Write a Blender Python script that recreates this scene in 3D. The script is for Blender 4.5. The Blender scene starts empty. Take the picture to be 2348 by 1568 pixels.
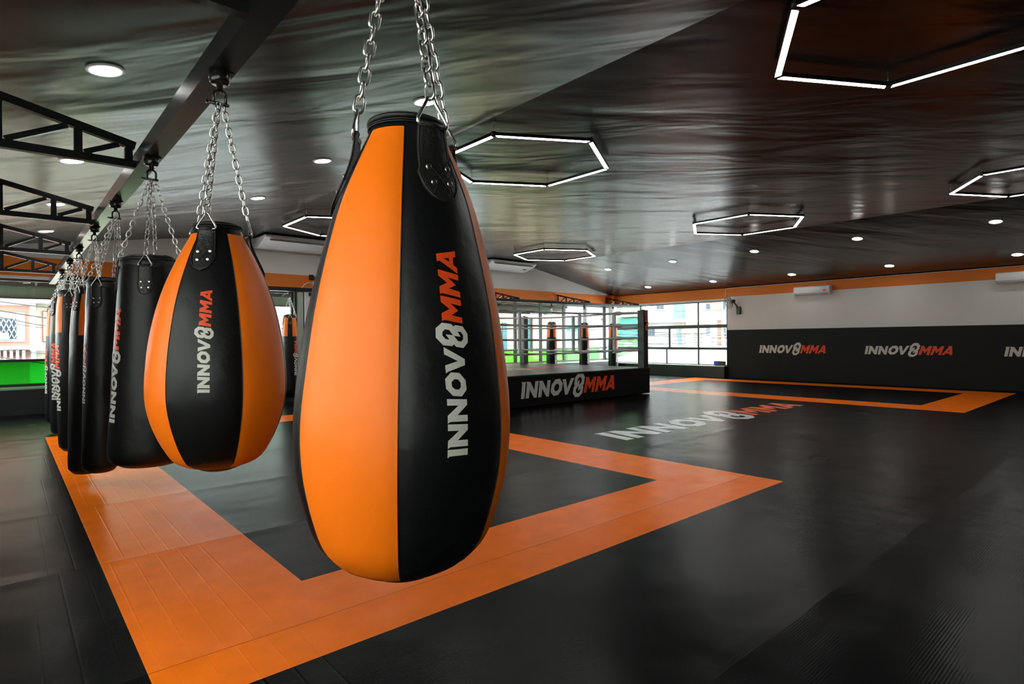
import bpy, bmesh, math, random
from mathutils import Vector, Matrix, noise
from mathutils.geometry import tessellate_polygon
random.seed(7)
PI = math.pi
scene = bpy.context.scene
COL = scene.collection

# ------------------------------------------------------------------ camera
FPX, YAW, PITCH, ROLL, CH = 1329.2879, 0.719100797, -4.63424975e-3, -8.72851663e-3, 1.3
CAMPOS = Vector((0, 0, CH))
_F = Vector((math.sin(YAW) * math.cos(PITCH), math.cos(YAW) * math.cos(PITCH), math.sin(PITCH)))
_R0 = Vector((math.cos(YAW), -math.sin(YAW), 0))
_U0 = _R0.cross(_F)
_R = _R0 * math.cos(ROLL) + _U0 * math.sin(ROLL)
_U = -_R0 * math.sin(ROLL) + _U0 * math.cos(ROLL)
cam_d = bpy.data.cameras.new('camera')
cam = bpy.data.objects.new('camera', cam_d)
COL.objects.link(cam)
m = Matrix((( _R.x, _U.x, -_F.x, 0), (_R.y, _U.y, -_F.y, 0), (_R.z, _U.z, -_F.z, CH), (0, 0, 0, 1)))
cam.matrix_world = m
cam_d.sensor_width = 36
cam_d.lens = FPX * 36 / 2348
cam_d.clip_start = 0.05
cam_d.clip_end = 200
scene.camera = cam


def ray(x, y):
    return _F + _R * ((x - 1174) / FPX) + _U * ((784 - y) / FPX)


def on(x, y, axis, v):
    d = ray(x, y)
    return CAMPOS + d * ((v - CAMPOS[axis]) / d[axis])


def at(x, y, depth):
    return CAMPOS + ray(x, y) * depth


# ------------------------------------------------------------------ materials
MATS = {}


def mat(name, base=(.5, .5, .5), rough=.5, metal=0.0, spec=.5, bump=0.0, bscale=20, bdetail=3, emit=None, estr=0,
        var=0.0, vscale=6, coat=0.0, bdist=.01, stretch=None):
    if name in MATS:
        return MATS[name]
    mt = bpy.data.materials.new(name)
    mt.use_nodes = True
    nt = mt.node_tree
    b = nt.nodes['Principled BSDF']
    b.inputs['Base Color'].default_value = (*base, 1)
    b.inputs['Roughness'].default_value = rough
    b.inputs['Metallic'].default_value = metal
    b.inputs['Specular IOR Level'].default_value = spec
    b.inputs['Coat Weight'].default_value = coat
    if emit:
        b.inputs['Emission Color'].default_value = (*emit, 1)
        b.inputs['Emission Strength'].default_value = estr
    tc = nt.nodes.new('ShaderNodeTexCoord')
    src = tc.outputs['Object']
    if stretch:
        mp = nt.nodes.new('ShaderNodeMapping')
        mp.inputs['Scale'].default_value = stretch
        nt.links.new(src, mp.inputs['Vector'])
        src = mp.outputs['Vector']
    if var > 0:
        n = nt.nodes.new('ShaderNodeTexNoise')
        n.inputs['Scale'].default_value = vscale
        n.inputs['Detail'].default_value = 5
        nt.links.new(src, n.inputs['Vector'])
        mx = nt.nodes.new('ShaderNodeMix')
        mx.data_type = 'RGBA'
        mx.inputs[6].default_value = (*[c * (1 - var) for c in base], 1)
        mx.inputs[7].default_value = (*[min(1, c * (1 + var)) for c in base], 1)
        nt.links.new(n.outputs['Fac'], mx.inputs[0])
        nt.links.new(mx.outputs[2], b.inputs['Base Color'])
    if bump > 0:
        n = nt.nodes.new('ShaderNodeTexNoise')
        n.inputs['Scale'].default_value = bscale
        n.inputs['Detail'].default_value = bdetail
        nt.links.new(src, n.inputs['Vector'])
        bp = nt.nodes.new('ShaderNodeBump')
        bp.inputs['Strength'].default_value = bump
        bp.inputs['Distance'].default_value = bdist
        nt.links.new(n.outputs['Fac'], bp.inputs['Height'])
        nt.links.new(bp.outputs['Normal'], b.inputs['Normal'])
    MATS[name] = mt
    return mt


M_BLACK_LEATHER = mat('black_leather', (.005, .005, .0055), .42, spec=.3, bump=.25, bscale=9, bdist=.02, bdetail=6)
M_ORANGE_LEATHER = mat('orange_leather', (1.0, .19, .003), .45, spec=.35, bump=.30, bscale=7, bdist=.02, bdetail=3)
M_STRAP = mat('strap_leather', (.009, .009, .009), .5, bump=.3, bscale=60)
M_WHITE_PRINT = mat('white_print', (.62, .60, .55), .5)
M_ORANGE_PRINT = mat('orange_print', (.85, .065, .006), .5)
M_CHROME = mat('galvanised_steel', (.88, .88, .86), .28, metal=1)
M_BLACK_STEEL = mat('black_painted_steel', (.012, .012, .013), .22, bump=.05, bscale=6, stretch=(1, .2, 1))
M_FRAME = mat('dark_window_frame', (.02, .02, .02), .4)
M_FRAME_PALE = mat('pale_green_frame', (.45, .52, .45), .5)
M_WALL_WHITE = mat('white_wall_paint', (.76, .74, .71), .85, var=.05, vscale=2, bump=.05, bscale=30)
M_WALL_ORANGE = mat('orange_wall_paint', (.80, .19, .005), .6, var=.06, vscale=3)
M_WALL_BLACK = mat('black_wall_padding', (.005, .005, .005), .55, spec=.25, bump=.15, bscale=3)
M_SILL = mat('black_sill_cladding', (.012, .012, .012), .45)
M_SILVER = mat('aluminium_track', (.5, .52, .54), .35, metal=.6)
M_ROPE = mat('white_rope_cover', (.60, .60, .60), .55, bump=.2, bscale=30)
M_WHITE_PLASTIC = mat('white_plastic', (.75, .76, .78), .35)
M_GREY_PLASTIC = mat('grey_plastic', (.35, .35, .34), .5)
M_BLACK_PLASTIC = mat('black_plastic', (.012, .012, .012), .4)
M_CANVAS = mat('ring_canvas', (.010, .010, .010), .42, bump=.1, bscale=80)
M_APRON = mat('ring_apron_fabric', (.004, .004, .004), .8, spec=.2, bump=.5, bscale=2.5, bdist=.03)
M_BRASS = mat('rivet_metal', (.70, .64, .50), .3, metal=1)


def emission(name, col, s):
    mt = bpy.data.materials.new(name)
    mt.use_nodes = True
    nt = mt.node_tree
    nt.nodes.clear()
    e = nt.nodes.new('ShaderNodeEmission')
    e.inputs[0].default_value = (*col, 1)
    e.inputs[1].default_value = s
    o = nt.nodes.new('ShaderNodeOutputMaterial')
    nt.links.new(e.outputs[0], o.inputs[0])
    MATS[name] = mt
    return mt


M_LED = emission('led_tube', (1, .98, .95), 40)
M_DOWN = emission('downlight_lens', (1, .98, .93), 40)
M_DIGIT = emission('blue_digit', (.03, .06, 1), 1.4)


def glass(name, tint, spec=.12):
    mt = bpy.data.materials.new(name)
    mt.use_nodes = True
    nt = mt.node_tree
    nt.nodes.clear()
    tr = nt.nodes.new('ShaderNodeBsdfTransparent')
    tr.inputs[0].default_value = (*tint, 1)
    gl = nt.nodes.new('ShaderNodeBsdfGlossy')
    gl.inputs['Roughness'].default_value = .02
    lw = nt.nodes.new('ShaderNodeLayerWeight')
    lw.inputs[0].default_value = .5
    pw = nt.nodes.new('ShaderNodeMath')
    pw.operation = 'POWER'
    pw.inputs[1].default_value = 4
    nt.links.new(lw.outputs['Facing'], pw.inputs[0])
    fr = nt.nodes.new('ShaderNodeMath')
    fr.operation = 'MULTIPLY_ADD'
    fr.inputs[1].default_value = .5
    fr.inputs[2].default_value = .02
    nt.links.new(pw.outputs[0], fr.inputs[0])
    mx = nt.nodes.new('ShaderNodeMixShader')
    o = nt.nodes.new('ShaderNodeOutputMaterial')
    nt.links.new(fr.outputs[0], mx.inputs[0])
    nt.links.new(tr.outputs[0], mx.inputs[1])
    nt.links.new(gl.outputs[0], mx.inputs[2])
    nt.links.new(mx.outputs[0], o.inputs[0])
    MATS[name] = mt
    return mt


M_GLASS = glass('clear_window_glass', (.93, .96, .94))
M_GLASS_GREEN = glass('green_window_film', (.07, .45, .10))
M_GLASS_GREEN2 = glass('daylit_green_window_film', (.34, .74, .29))  # same green film, tinted paler to stand for brighter daylight behind it


def ceiling_mat():
    mt = mat('ceiling_gloss_black', (.003, .003, .003), .26, spec=.5)
    nt = mt.node_tree
    b = nt.nodes['Principled BSDF']
    tc = nt.nodes.new('ShaderNodeTexCoord')
    mp = nt.nodes.new('ShaderNodeMapping')
    mp.inputs['Scale'].default_value = (1.0, 1.0, 1.0)
    mp.inputs['Rotation'].default_value = (0, 0, math.radians(41.2))
    nt.links.new(tc.outputs['Object'], mp.inputs['Vector'])
    mp2 = nt.nodes.new('ShaderNodeMapping')
    mp2.inputs['Scale'].default_value = (.5, 1.5, 1.0)
    nt.links.new(mp.outputs['Vector'], mp2.inputs['Vector'])
    n = nt.nodes.new('ShaderNodeTexNoise')
    n.inputs['Scale'].default_value = 1.0
    n.inputs['Detail'].default_value = 3
    n.inputs['Roughness'].default_value = .42
    n.inputs['Distortion'].default_value = .5
    nt.links.new(mp2.outputs['Vector'], n.inputs['Vector'])
    bp = nt.nodes.new('ShaderNodeBump')
    bp.inputs['Strength'].default_value = .55
    bp.inputs['Distance'].default_value = .07
    nt.links.new(n.outputs['Fac'], bp.inputs['Height'])
    nt.links.new(bp.outputs['Normal'], b.inputs['Normal'])
    return mt


M_CEIL = ceiling_mat()


def floor_mat(name, base, rough):
    """embossed mat vinyl: fine ribs along X, seams every 1.5 m, faint creases along Y"""
    mt = mat(name, base, rough, spec=.045)
    nt = mt.node_tree
    b = nt.nodes['Principled BSDF']
    tc = nt.nodes.new('ShaderNodeTexCoord')
    sp = nt.nodes.new('ShaderNodeSeparateXYZ')
    nt.links.new(tc.outputs['Object'], sp.inputs[0])

    def mth(op, a, bb=None, c=None):
        nd = nt.nodes.new('ShaderNodeMath')
        nd.operation = op
        for i, v in enumerate((a, bb, c)):
            if v is None:
                continue
            if isinstance(v, (int, float)):
                nd.inputs[i].default_value = v
            else:
                nt.links.new(v, nd.inputs[i])
        return nd.outputs[0]

    # fine ribs
    ribs = mth('SINE', mth('MULTIPLY', sp.outputs['Y'], 2 * PI / .012))
    nz = nt.nodes.new('ShaderNodeTexNoise')
    nz.inputs['Scale'].default_value = 1.3
    nz.inputs['Detail'].default_value = 2
    nt.links.new(tc.outputs['Object'], nz.inputs['Vector'])
    wob = mth('MULTIPLY', mth('SUBTRACT', nz.outputs['Fac'], .5), .03)
    # seams
    yy = mth('ADD', sp.outputs['Y'], wob)
    fr = mth('ABSOLUTE', mth('SUBTRACT', mth('FRACT', mth('DIVIDE', mth('SUBTRACT', yy, 2.65 - 15.0 - .75), 1.5)), .5))
    seam = mth('LESS_THAN', fr, .0025)
    seam2 = mth('MULTIPLY', mth('SUBTRACT', 1, mth('SMOOTH_MIN', mth('MULTIPLY', fr, 12), 1, .2)), 1.0)
    # creases along Y only on the left part
    row = mth('FLOOR', mth('DIVIDE', mth('SUBTRACT', yy, 2.65 - 15.0), 1.5))
    xx = mth('ADD', sp.outputs['X'], mth('ADD', mth('MULTIPLY', wob, .07), mth('MULTIPLY', row, .043)))
    c1 = mth('ABSOLUTE', mth('SUBTRACT', mth('FRACT', mth('DIVIDE', xx, .118)), .5))
    crease = mth('MULTIPLY', mth('MAXIMUM', mth('SUBTRACT', 1, mth('DIVIDE', c1, .06)), 0), mth('MULTIPLY', mth('LESS_THAN', sp.outputs['X'], 1.0), mth('MULTIPLY_ADD', mth('GREATER_THAN', sp.outputs['X'], .41), .7, .3)))
    nz2 = nt.nodes.new('ShaderNodeTexNoise')
    nz2.inputs['Scale'].default_value = 5
    nz2.inputs['Detail'].default_value = 6
    nt.links.new(tc.outputs['Object'], nz2.inputs['Vector'])
    h = mth('ADD', mth('MULTIPLY', ribs, .00011), mth('MULTIPLY', seam, -.003))
    h = mth('ADD', h, mth('MULTIPLY', crease, -.0010))
    h = mth('ADD', h, mth('MULTIPLY', seam2, .004))
    h = mth('ADD', h, mth('MULTIPLY', nz2.outputs['Fac'], .0012))
    h = mth('ADD', h, mth('MULTIPLY', nz.outputs['Fac'], .02))
    bp = nt.nodes.new('ShaderNodeBump')
    bp.inputs['Strength'].default_value = .8
    bp.inputs['Distance'].default_value = 1.0
    nt.links.new(h, bp.inputs['Height'])
    nt.links.new(bp.outputs['Normal'], b.inputs['Normal'])
    # slight wear variation
    mx = nt.nodes.new('ShaderNodeMix')
    mx.data_type = 'RGBA'
    mx.inputs[6].default_value = (*[c * .82 for c in base], 1)
    mx.inputs[7].default_value = (*[c * 1.15 for c in base], 1)
    nt.links.new(nz2.outputs['Fac'], mx.inputs[0])
    mx2 = nt.nodes.new('ShaderNodeMix')
    mx2.data_type = 'RGBA'
    mx2.inputs[7].default_value = (*[c * .6 for c in base], 1)
    nt.links.new(seam, mx2.inputs[0])
    nt.links.new(mx.outputs[2], mx2.inputs[6])
    nt.links.new(mx2.outputs[2], b.inputs['Base Color'])
    rr = mth('MULTIPLY_ADD', nz.outputs['Fac'], .06, rough - .03)
    nt.links.new(rr, b.inputs['Roughness'])
    return mt


M_FLOOR = floor_mat('black_floor_mat', (.0035, .0035, .004), .26)
M_FLOOR_ORANGE = floor_mat('orange_floor_mat', (1.0, .19, .006), .26)


# ------------------------------------------------------------------ mesh helpers
class MB:
    def __init__(self):
        self.bm = bmesh.new()
        self.mats = []

    def mi(self, m_):
        if m_ not in self.mats:
            self.mats.append(m_)
        return self.mats.index(m_)

    def box(self, x0, x1, y0, y1, z0, z1, m_):
        v = [self.bm.verts.new(p) for p in ((x0, y0, z0), (x1, y0, z0), (x1, y1, z0), (x0, y1, z0),
                                           (x0, y0, z1), (x1, y0, z1), (x1, y1, z1), (x0, y1, z1))]
        i = self.mi(m_)
        for f in ((0, 3, 2, 1), (4, 5, 6, 7), (0, 1, 5, 4), (1, 2, 6, 5), (2, 3, 7, 6), (3, 0, 4, 7)):
            self.bm.faces.new([v[k] for k in f]).material_index = i
        return self

    def prism(self, pts, axis, a, b, m_):
        """polygon pts (2D) extruded along axis from a to b"""
        def P(p, t):
            q = list(p)
            q.insert(axis, t)
            return q
        n = len(pts)
        va = [self.bm.verts.new(P(p, a)) for p in pts]
        vb = [self.bm.verts.new(P(p, b)) for p in pts]
        i = self.mi(m_)
        self.bm.faces.new(va).material_index = i
        self.bm.faces.new(vb[::-1]).material_index = i
        for k in range(n):
            self.bm.faces.new((va[k], vb[k], vb[(k + 1) % n], va[(k + 1) % n])).material_index = i
        return self

    def bar(self, p, q, w, h, m_, up=(0, 0, 1)):
        """rectangular bar from p to q"""
        p, q = Vector(p), Vector(q)
        d = (q - p).normalized()
        s = d.cross(Vector(up))
        if s.length < 1e-4:
            s = Vector((1, 0, 0))
        s.normalize()
        u = s.cross(d).normalized()
        i = self.mi(m_)
        c = []
        for b_ in (p, q):
            for (a1, a2) in ((-1, -1), (1, -1), (1, 1), (-1, 1)):
                c.append(self.bm.verts.new(b_ + s * (a1 * w / 2) + u * (a2 * h / 2)))
        for f in ((0, 1, 2, 3), (7, 6, 5, 4), (0, 4, 5, 1), (1, 5, 6, 2), (2, 6, 7, 3), (3, 7, 4, 0)):
            self.bm.faces.new([c[k] for k in f]).material_index = i
        return self

    def tube(self, pts, r, m_, n=8, closed=False, caps=True, smooth=True):
        pts = [Vector(p) for p in pts]
        N = len(pts)
        i = self.mi(m_)
        rings = []
        prev = None
        for k in range(N):
            if closed:
                d = pts[(k + 1) % N] - pts[k - 1]
            else:
                d = pts[min(k + 1, N - 1)] - pts[max(k - 1, 0)]
            d.normalize()
            if prev is None:
                a = d.orthogonal().normalized()
            else:
                a = prev - d * prev.dot(d)
                if a.length < 1e-6:
                    a = d.orthogonal()
                a.normalize()
            prev = a
            b = d.cross(a)
            rr = r[k] if isinstance(r, (list, tuple)) else r
            rings.append([self.bm.verts.new(pts[k] + (a * math.cos(2 * PI * t / n) + b * math.sin(2 * PI * t / n)) * rr)
                          for t in range(n)])
        rng = range(N) if closed else range(N - 1)
        for k in rng:
            A, B = rings[k], rings[(k + 1) % N]
            for t in range(n):
                f = self.bm.faces.new((A[t], A[(t + 1) % n], B[(t + 1) % n], B[t]))
                f.material_index = i
                f.smooth = smooth
        if not closed and caps:
            self.bm.faces.new(rings[0][::-1]).material_index = i
            self.bm.faces.new(rings[-1]).material_index = i
        return self

    def lathe(self, prof, c, m_, n=24, axis='z'):
        """prof list of (r, z) from bottom to top, closed at the ends"""
        c = Vector(c)
        i = self.mi(m_)

        def P(r, z, t):
            x, y = r * math.cos(t), r * math.sin(t)
            return c + (Vector((x, y, z)) if axis == 'z' else Vector((z, x, y)) if axis == 'x' else Vector((x, z, y)))
        rings = [[self.bm.verts.new(P(r, z, 2 * PI * k / n)) for k in range(n)] for r, z in prof]
        for A, B in zip(rings, rings[1:]):
            for t in range(n):
                f = self.bm.faces.new((A[t], A[(t + 1) % n], B[(t + 1) % n], B[t]))
                f.material_index = i
                f.smooth = True
        self.bm.faces.new(rings[0][::-1]).material_index = i
        self.bm.faces.new(rings[-1]).material_index = i
        return self

    def build(self, name, parent=None, origin=None, fix=True):
        """origin: world point the mesh hangs on; geometry is given in world space"""
        if fix:
            bmesh.ops.recalc_face_normals(self.bm, faces=self.bm.faces)
        if origin is None:
            origin = world_loc(parent) if parent else Vector((0, 0, 0))
        origin = Vector(origin)
        bmesh.ops.translate(self.bm, verts=self.bm.verts, vec=-origin)
        me = bpy.data.meshes.new(name)
        self.bm.to_mesh(me)
        self.bm.free()
        for m_ in self.mats:
            me.materials.append(m_)
        o = bpy.data.objects.new(name, me)
        COL.objects.link(o)
        if parent:
            o.parent = parent
            o.location = origin - world_loc(parent)
        else:
            o.location = origin
        return o


def world_loc(o):
    p = Vector((0, 0, 0))
    while o:
        p += Vector(o.location)
        o = o.parent
    return p


def tag(o, label=None, cat=None, group=None, kind=None):
    if label:
        o['label'] = label
    if cat:
        o['category'] = cat
    if group:
        o['group'] = group
    if kind:
        o['kind'] = kind
    return o


def thing(name, label, cat, loc, group=None):
    o = bpy.data.objects.new(name, None)
    COL.objects.link(o)
    o.location = loc
    o.empty_display_size = .1
    return tag(o, label, cat, group)


def structure(o):
    o['kind'] = 'structure'
    return o


def copy_tree(o, parent=None):
    c = o.copy()
    COL.objects.link(c)
    if parent:
        c.parent = parent
    for ch in [k for k in bpy.data.objects if k.parent == o]:
        copy_tree(ch, c)
    return c


# ------------------------------------------------------------------ lettering  INNOV8MMA
def _c3(pts, base=450):
    return [(1425 - y, base - x) for x, y in pts]


def _c2(pts):
    return [(2614.5 - .8967 * y, ((680 - (1105 - y) * .0937) - x) * .8967) for x, y in pts]


_I = [(0, 0), (80, 0), (88, 250), (-13, 250), (7, 222)]
_N = [(110, 0), (187, 0), (195, 130), (310, 0), (378, 0), (398, 250), (318, 250), (310, 115), (197, 248), (100, 250), (120, 222)]
_O = [(945, 270), (1023, 195), (1010, 88), (917, 13), (800, 7), (722, 73), (735, 183), (828, 263)]
_O = [(u, v - 9) for u, v in _O]
_Oh = [(903, 186), (938, 151), (933, 104), (895, 73), (838, 71), (808, 98), (812, 143), (848, 181)]
_V = [(1333, 258), (1180, 2), (1105, 0), (1033, 215), (1012, 247), (1110, 250), (1157, 92), (1245, 256)]
_8 = _c2([(390, 1095), (515, 1112), (545, 1145), (572, 1125), (682, 1145), (760, 1250), (767, 1372), (703, 1447), (595, 1428),
          (565, 1395), (537, 1418), (417, 1403), (320, 1300), (313, 1170)])
_8a = _c2([(400, 1222), (435, 1185), (490, 1193), (547, 1268), (445, 1255), (500, 1328), (447, 1320), (403, 1270)])
_8b = _c2([(558, 1276), (655, 1290), (607, 1215), (657, 1222), (693, 1270), (693, 1325), (665, 1357), (620, 1350)])
_M1 = _c2([(680, 1105), (672, 1022), (517, 988), (613, 925), (500, 825), (657, 857), (650, 772), (362, 716), (370, 805),
           (490, 903), (383, 962), (392, 1070), (427, 1055)])
_M2 = _c2([(647, 737), (638, 655), (482, 613), (577, 560), (465, 457), (620, 493), (612, 410), (327, 345), (335, 435),
           (455, 533), (350, 587), (360, 695), (387, 682)])
_A = _c2([(608, 395), (602, 312), (550, 275), (540, 160), (580, 153), (572, 65), (305, 122), (317, 237), (348, 217)])
_Ah = _c2([(410, 183), (480, 170), (487, 228)])
GLYPHS = [([_I], 0), ([_N], 0), ([[(u + 305, v) for u, v in _N]], 0), ([_O, _Oh], 0), ([_V], 0), ([_8, _8a, _8b], 0),
          ([_M1], 1), ([_M2], 1), ([_A, _Ah], 1)]
LOGO_L = 2570.0


M_FLOOR_WHITE = mat('floor_print_white', (.80, .83, .86), .3, spec=.1)
M_FLOOR_ORG = mat('floor_print_orange', (.95, .17, .06), .3, spec=.1)


def logo(name, parent, fmap, cut_u=0, cut_v=0, shear=0.0, label=None, light=True, ground=False):
    """fmap(u, v) -> world position, u 0..1 along the word, v 0..1 the capital height"""
    mb = MB()
    mb.mi(M_FLOOR_WHITE if ground else M_WHITE_PRINT if light else M_BLACK_PLASTIC)
    mb.mi(M_FLOOR_ORG if ground else M_ORANGE_PRINT)
    bm = mb.bm
    for loops, mi in GLYPHS:
        L3 = [[Vector((u, v, 0)) for u, v in lp] for lp in loops]
        flat = [p for lp in L3 for p in lp]
        vs = [bm.verts.new(p) for p in flat]
        for t in tessellate_polygon(L3):
            try:
                bm.faces.new([vs[k] for k in t]).material_index = mi
            except ValueError:
                pass
    for k in range(1, cut_u):
        g = bm.verts[:] + bm.edges[:] + bm.faces[:]
        bmesh.ops.bisect_plane(bm, geom=g, plane_co=(LOGO_L * k / cut_u, 0, 0), plane_no=(1, 0, 0))
    for k in range(cut_v + 1):
        g = bm.verts[:] + bm.edges[:] + bm.faces[:]
        bmesh.ops.bisect_plane(bm, geom=g, plane_co=(0, -70 + 410 * k / max(cut_v, 1), 0), plane_no=(0, 1, 0)) if cut_v else None
    for v in bm.verts:
        u_, v_ = v.co.x, v.co.y
        v.co = fmap((u_ + shear * (v_ - 0)) / LOGO_L, v_ / 250.0)
    o = mb.build(name, parent, fix=False)
    if label:
        o['label'] = label
    return o


# ------------------------------------------------------------------ room shell
XL, XR, YB, YF = -0.95, 17.6, 14.2, -6.0
ZC = 3.722
X1, X2 = 4.03, 13.3
zL = 3.13 + .147 * XL
zR = 2.91

# floor, cut on the painted rectangles so every cell has one colour
xs = sorted({XL, .41, 1.2, 4.485, 5.265, 12.10, 12.88, 16.19, 16.95, XR + .1})
ys = sorted({YF, 2.32, 3.12, 9.49, 10.29, YB + .2})


def is_orange(x, y):
    for (a0, a1, b0, b1) in ((.41, 5.265, 1.2, 4.485), (12.10, 16.95, 12.88, 16.19)):
        if a0 < x < a1 and 2.32 < y < 10.29 and not (b0 < x < b1 and 3.12 < y < 9.49):
            return True
    return False


fb = MB()
fb.mi(M_FLOOR)
fb.mi(M_FLOOR_ORANGE)
grid = {(i, j): fb.bm.verts.new((x, y, 0)) for i, x in enumerate(xs) for j, y in enumerate(ys)}
for i in range(len(xs) - 1):
    for j in range(len(ys) - 1):
        f = fb.bm.faces.new((grid[i, j], grid[i + 1, j], grid[i + 1, j + 1], grid[i, j + 1]))
        f.material_index = 1 if is_orange((xs[i] + xs[i + 1]) / 2, (ys[j] + ys[j + 1]) / 2) else 0
fb.box(XL, XR + .1, YF, YB + .2, -.12, -.01, M_FLOOR)
floor = structure(fb.build('floor', fix=False))
logo('lettering', floor, lambda u, v: Vector((5.95 + u * 5.45, 4.60 + v * .60, .002)), shear=.16, ground=True)

cb = MB()
cb.prism([(XL - .2, 3.13 + .147 * (XL - .2)), (X1, ZC), (X2, ZC), (XR + .2, zR - .19 * .2), (XR + .2, zR + .2), (X2, ZC + .2), (X1, ZC + .2), (XL - .2, zL + .2)],
         1, YF - .2, YB + .2, M_CEIL)
structure(cb.build('ceiling'))


def ceil_z(x):
    if x < X1:
        return 3.13 + .147 * x
    if x < X2:
        return ZC
    return ZC + (zR - ZC) * (x - X2) / (XR - X2)


# back wall : solid parts around two window openings
wb = MB()
T = .2
ORB, ORT, WTOP, WBOT = 2.57, 2.93, 2.52, .49
wb.box(XL - .2, XR + .2, YB, YB + T, -.1, WBOT, M_WALL_WHITE)
wb.box(5.62, 7.0, YB, YB + T, WBOT, WTOP, M_WALL_WHITE)
wb.box(XL - .2, XR + .2, YB, YB + T, WTOP, ORB, M_WALL_WHITE)
wb.box(XL - .2, XR + .2, YB - .004, YB + T, ORB, ORT, M_WALL_ORANGE)
wb.prism([(XL - .2, ORT), (XR + .2, ORT), (XR, zR + .02), (X2, ZC + .03), (X1, ZC + .03), (XL - .2, zL + .0)], 1, YB, YB + T, M_WALL_WHITE)
structure(wb.build('wall_back'))
# corner pillar
pb = MB()
pb.box(17.33, 17.6, YB - .18, YB, ORB, 2.93, M_WALL_ORANGE)
pb.box(17.33, 17.6, YB - .18, YB, 0, ORB, M_WALL_WHITE)
structure(pb.build('wall_corner_pillar'))
# wall pier beside left window (orange pier above, seen behind the pipe bracket)
sb = MB()
sb.box(XL, 17.33, 13.80, YB, 0, WBOT - .03, M_SILL)
sb.box(XL, 17.33, 13.80, YB, WBOT - .03, WBOT, M_SILVER)
structure(sb.build('trim_1'))

# right wall
rb = MB()
RW0, RW1 = 9.52, YB - .18
rb.box(XR, XR + T, YF, RW0, -.1, 2.61, M_WALL_WHITE)
rb.box(XR, XR + T, RW0, YB + T, -.1, .36, M_SILL)
rb.box(XR, XR + T, RW0, YB + T, 2.50, 2.56, M_WALL_WHITE)
rb.box(XR, XR + T, RW0, YB + T, 2.56, 2.61, M_WALL_ORANGE)
rb.box(XR - .004, XR + T, YF, YB + T, 2.61, 2.90, M_WALL_ORANGE)
structure(rb.build('wall_right'))
s2 = MB()
s2.box(XR - .22, XR, RW0, YB - .18, 0, .36, M_SILL)
s2.box(XR - .22, XR, RW0, YB - .18, .36, .385, M_SILVER)
structure(s2.build('trim_2'))
# left wall with an open band of windows beside the camera, rear wall
lb = MB()
LW = ((-2.6, 3.2), (7.0, 12.6))
lb.box(XL - T, XL, YF, YB + T, -.1, WBOT, M_WALL_WHITE)
lb.box(XL - T, XL + .02, LW[0][0], LW[0][1], WBOT, .95, M_WALL_BLACK)
lb.box(XL - T, XL, YF, YB + T, 2.35, 3.1, M_WALL_WHITE)
lb.box(XL - T, XL, YF, LW[0][0], WBOT, 2.35, M_WALL_BLACK)
lb.box(XL - T, XL, LW[0][1], LW[1][0], WBOT, 2.35, M_WALL_WHITE)
lb.box(XL - T, XL, LW[1][0], LW[1][1], WBOT, 1.25, M_WALL_WHITE)
lb.box(XL - T, XL, LW[1][1], YB + T, WBOT, 2.35, M_WALL_WHITE)
lb.box(XL, XL + .03, 3.3, YB - .4, 0, .93, M_WALL_BLACK)
structure(lb.build('wall_left'))
structure(MB().box(XL - T, XR + T, YF - T, YF, -.1, 3.9, M_WALL_BLACK).build('wall_rear'))


def window(name, ax, c, a0, a1, z0, z1, verts, hors, panes, fw=.05, extra=None):
    """ax 'y': window in the plane y=c running along x; ax 'x': plane x=c running along y.
    panes: list of (a0,a1,z0,z1,material)"""
    def B(mb, p0, p1, q0, q1, d, m_):
        if ax == 'y':
            mb.box(p0, p1, c - d / 2, c + d / 2, q0, q1, m_)
        else:
            mb.box(c - d / 2, c + d / 2, p0, p1, q0, q1, m_)
    fr = MB()
    for z_ in (z0, z1 - fw):
        B(fr, a0, a1, z_, z_ + fw, .08, M_FRAME)
    for a in (a0, a1 - fw):
        B(fr, a, a + fw, z0 + fw, z1 - fw, .08, M_FRAME)
    for (a, w, q0, q1) in verts:
        B(fr, a - w / 2, a + w / 2, q0, q1, .07, M_FRAME)
    for (z, h, p0, p1) in hors:
        B(fr, p0, p1, z - h / 2, z + h / 2, .09, M_FRAME)
    o = structure(fr.build(name))
    for (p0, p1, q0, q1, m_) in panes:
        g = MB()
        B(g, p0, p1, q0, q1, .006, m_)
        g.build('pane', o)
    return o


zt = WTOP
window('window_1', 'y', YB + .1, XL - .1, 5.62, WBOT, zt,
       [(5.33, .05, WBOT, zt), (-.6, .05, WBOT, zt)],
       [(.98, .05, XL, 5.36)],
       [(XL, 5.33, 1.0, zt - .03, M_GLASS), (XL, 5.33, WBOT + .03, .96, M_GLASS_GREEN), (5.36, 5.6, WBOT + .05, zt - .03, M_GLASS)])
window('window_2', 'y', YB + .1, 7.0, 17.6, WBOT, zt,
       [(x, .10, WBOT, zt) for x in (9.1, 10.3, 11.45, 12.66, 13.82, 14.97, 16.1, 17.2)],
       [(.95, .05, 7.0, 17.3)],
       [(7.05, 16.9, .98, zt - .03, M_GLASS), (7.05, 16.9, WBOT + .03, .93, M_GLASS_GREEN2), (16.9, 17.3, WBOT + .03, zt - .03, M_GLASS)])
window('window_3', 'x', XR + .08, RW0, YB, .36, 2.52,
       [(10.59, .055, .36, 2.5), (11.72, .07, .9, 1.68), (11.84, .05, .36, .9), (12.95, .055, .36, 2.5)],
       [(1.675, .11, RW0, YB), (.935, .08, RW0, YB)],
       [(RW0 + .04, YB - .05, .4, 2.48, M_GLASS)])
window('window_4', 'x', XL - .1, LW[0][0], LW[0][1], .95, 2.35, [(y, .05, .95, 2.35) for y in (-.7, 1.25)], [],
       [(LW[0][0], LW[0][1], .95, 2.35, M_GLASS)])
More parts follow.
